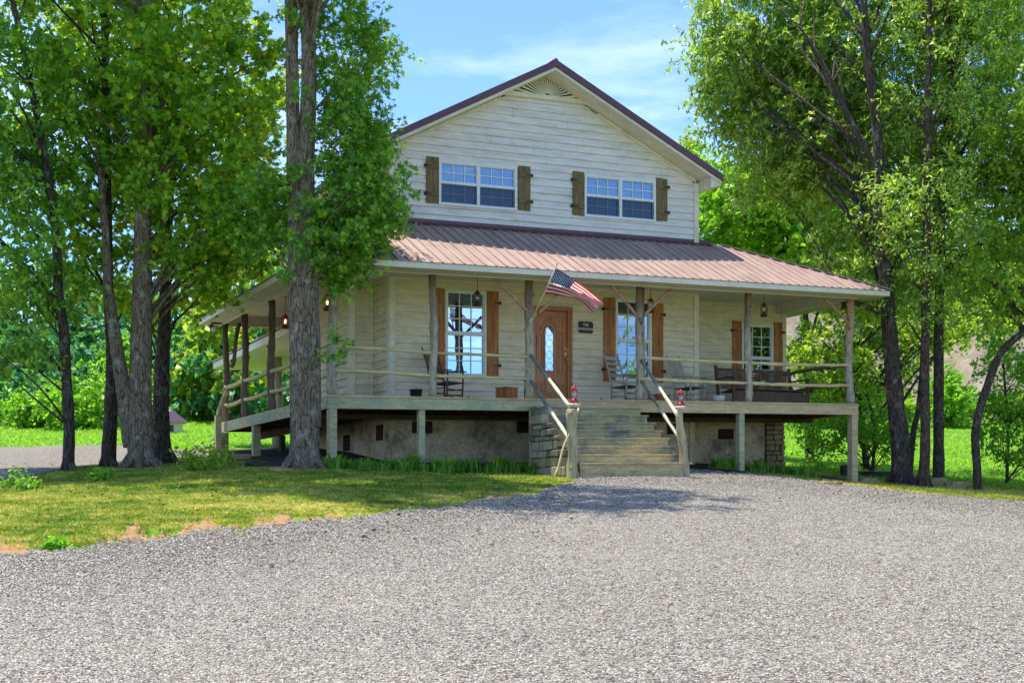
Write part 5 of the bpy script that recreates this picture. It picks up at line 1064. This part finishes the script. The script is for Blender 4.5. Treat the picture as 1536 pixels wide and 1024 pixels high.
o = leafmesh('fallen_leaves', C, RNG.normal(size=(len(C), 3))*np.array([1, 1, .1]), Nn, RNG.uniform(.03, .075, len(C)), 'rhomb', M['dead_leaf'], None); tag(o, 'dry brown leaves scattered over lawn and gravel', 'leaves', kind='stuff')
# ============================================================ ROCKS
def rock(px, row, w, h, mat, label, seed, dd=0):
    d = dist_of(px, row)+dd; p = at(px, row, d); z = gw(p.x, p.y); rw, rh = w/2*d/FL, h/2*d/FL; bmv = bmesh.new(); bmesh.ops.create_icosphere(bmv, subdivisions=4, radius=1)
    for v in bmv.verts:
        n1 = mnoise.fractal(v.co*1.1+Vector((seed*3.3, 0, 0)), 1, 2, 4); q = v.co*(1+.35*n1); q = Vector((max(-.85, min(.85, q.x)), max(-.8, min(.8, q.y)), max(-.6, min(.62, q.z)))); v.co = Vector((q.x*rw*1.2, q.y*rw*.8, q.z*rh*1.6))
    me = bpy.data.meshes.new('rock'); bmv.to_mesh(me); bmv.free(); me.materials.append(M[mat]); o = bpy.data.objects.new('rock', me); COL.objects.link(o); o.location = (p.x, p.y, z+rh*.55); o.rotation_euler = (0, 0, random.uniform(-.5, .1)); tag(o, label, 'rock', 'rocks along the right edge of the drive')
for i, q in enumerate(((1272, 716, 20, 24, 'dark_rock', 'round dark rock left of the right end deck leg'), (1316, 716, 48, 12, 'dark_rock', 'long low dark rock behind the deck leg'), (1300, 724, 40, 9, 'rock', 'flat tan rock right below the deck leg'), (1357, 722, 44, 12, 'rock', 'long tan rock before the largest right trunk'),
     (1405, 729, 28, 17, 'rock', 'squarish tan rock below the black trunk'), (1436, 733, 36, 14, 'rock', 'broad tan rock rightmost of the row'), (1246, 727, 32, 7, 'rock', 'flat yellow rock leftmost in the row, at the gravel edge'), (345, 690, 60, 12, 'rock', 'low mossy rock under the left side of the deck'), (395, 700, 55, 9, 'dark_rock', 'flat dark rock left of the big trunk'), (420, 707, 30, 7, 'rock', 'small stone against the roots of the big trunk'), (1344, 735, 10, 4, 'rock', 'tiny pale pebble on the verge'), (1462, 735, 12, 5, 'rock', 'tiny stone at the foot of the curved trunk'))): rock(*q, i+1)
# shed
sd0 = at(258, 655, 52); zs_ = gw(sd0.x, sd0.y); shd = empty('shed', (sd0.x, sd0.y, zs_), 'tiny distant shed with a pink roof seen beside the dark trunk', 'shed')
M['pink'] = flatmat('pink_roofing', (.6, .25, .4)); x, y = sd0.x, sd0.y; m = MB(); m.box(x-.55, x+.3, y-.5, y+.8, zs_-.2, zs_+.38); m.build('wall', M['trim'], shd)
m = MB(); m.prism([(x-.8, y-.7, zs_+.36), (x+.5, y-.7, zs_+.36), (x-.15, y-.7, zs_+.85)], (0, 1.7, 0)); m.build('roof', M['pink'], shd, .01); m = MB(); m.box(x-.3, x-.05, y-.52, y-.501, zs_-.1, zs_+.27); m.build('door', M['chair_dark'], shd)
# ============================================================ SKY, SUN, CAMERA
sdir = Vector((-.13, .23, 1)).normalized(); elev = math.asin(sdir.z); azi = math.atan2(sdir.x, sdir.y)
WT = (.58, .74, 1.03)
w = bpy.data.worlds.new('World'); scene.world = w; w.use_nodes = True; t = w.node_tree; t.nodes.clear()
sky = N(t, 'ShaderNodeTexSky', sky_type='NISHITA', sun_disc=False); sky.sun_elevation = elev; sky.sun_rotation = azi; sky.air_density = 1.0; sky.dust_density = .4; sky.ozone_density = 2.0
tc = N(t, 'ShaderNodeTexCoord'); mp = N(t, 'ShaderNodeMapping', {'Vector': tc.outputs['Generated'], 'Scale': (1.6, 1.6, 7), 'Rotation': (0, .12, 0)})
c1_ = noise(t, mp.outputs[0], 2.3, 8, .62); fac = ramp(t, c1_, [(.46, (0, 0, 0)), (.66, (.85, .85, .85))])
lo_ = N(t, 'ShaderNodeSeparateXYZ', {0: tc.outputs['Generated']}); mr = N(t, 'ShaderNodeMapRange', {'Value': lo_.outputs[2], 'From Min': .12, 'From Max': .36, 'To Min': 1., 'To Max': .12})
fm = N(t, 'ShaderNodeMath', {0: fac, 1: mr.outputs[0]}, operation='MULTIPLY')
c = mix(t, fm.outputs[0], mix(t, 1.0, sky.outputs[0], WT, 'MULTIPLY'), (6.8, 7.2, 7.6)); bg = N(t, 'ShaderNodeBackground', {'Color': c, 'Strength': SKY}); o = N(t, 'ShaderNodeOutputWorld', {'Surface': bg.outputs[0]})
L = bpy.data.lights.new('sun', 'SUN'); L.energy = SUN; L.angle = math.radians(.53); L.color = (1, .93, .81); so_ = bpy.data.objects.new('sun', L); COL.objects.link(so_); so_.rotation_euler = sdir.to_track_quat('Z', 'Y').to_euler(); so_.location = (0, 0, 30)
cd = bpy.data.cameras.new('camera'); cam = bpy.data.objects.new('camera', cd); COL.objects.link(cam); cam.location = CAM; cam.rotation_euler = (math.pi/2, 0, math.atan2(RY, RX)); cd.sensor_width = 36; cd.lens = FL/1536*36; cd.shift_x = (768-CX)/1536; cd.shift_y = (CY-512)/1536; cd.clip_end = 2000; cd.clip_start = .1; scene.camera = cam
scene.view_settings.view_transform = 'Standard'; scene.view_settings.look = 'None'; scene.view_settings.exposure = EXPO; scene.view_settings.gamma = 1
scene.render.resolution_x, scene.render.resolution_y = 1536, 1024
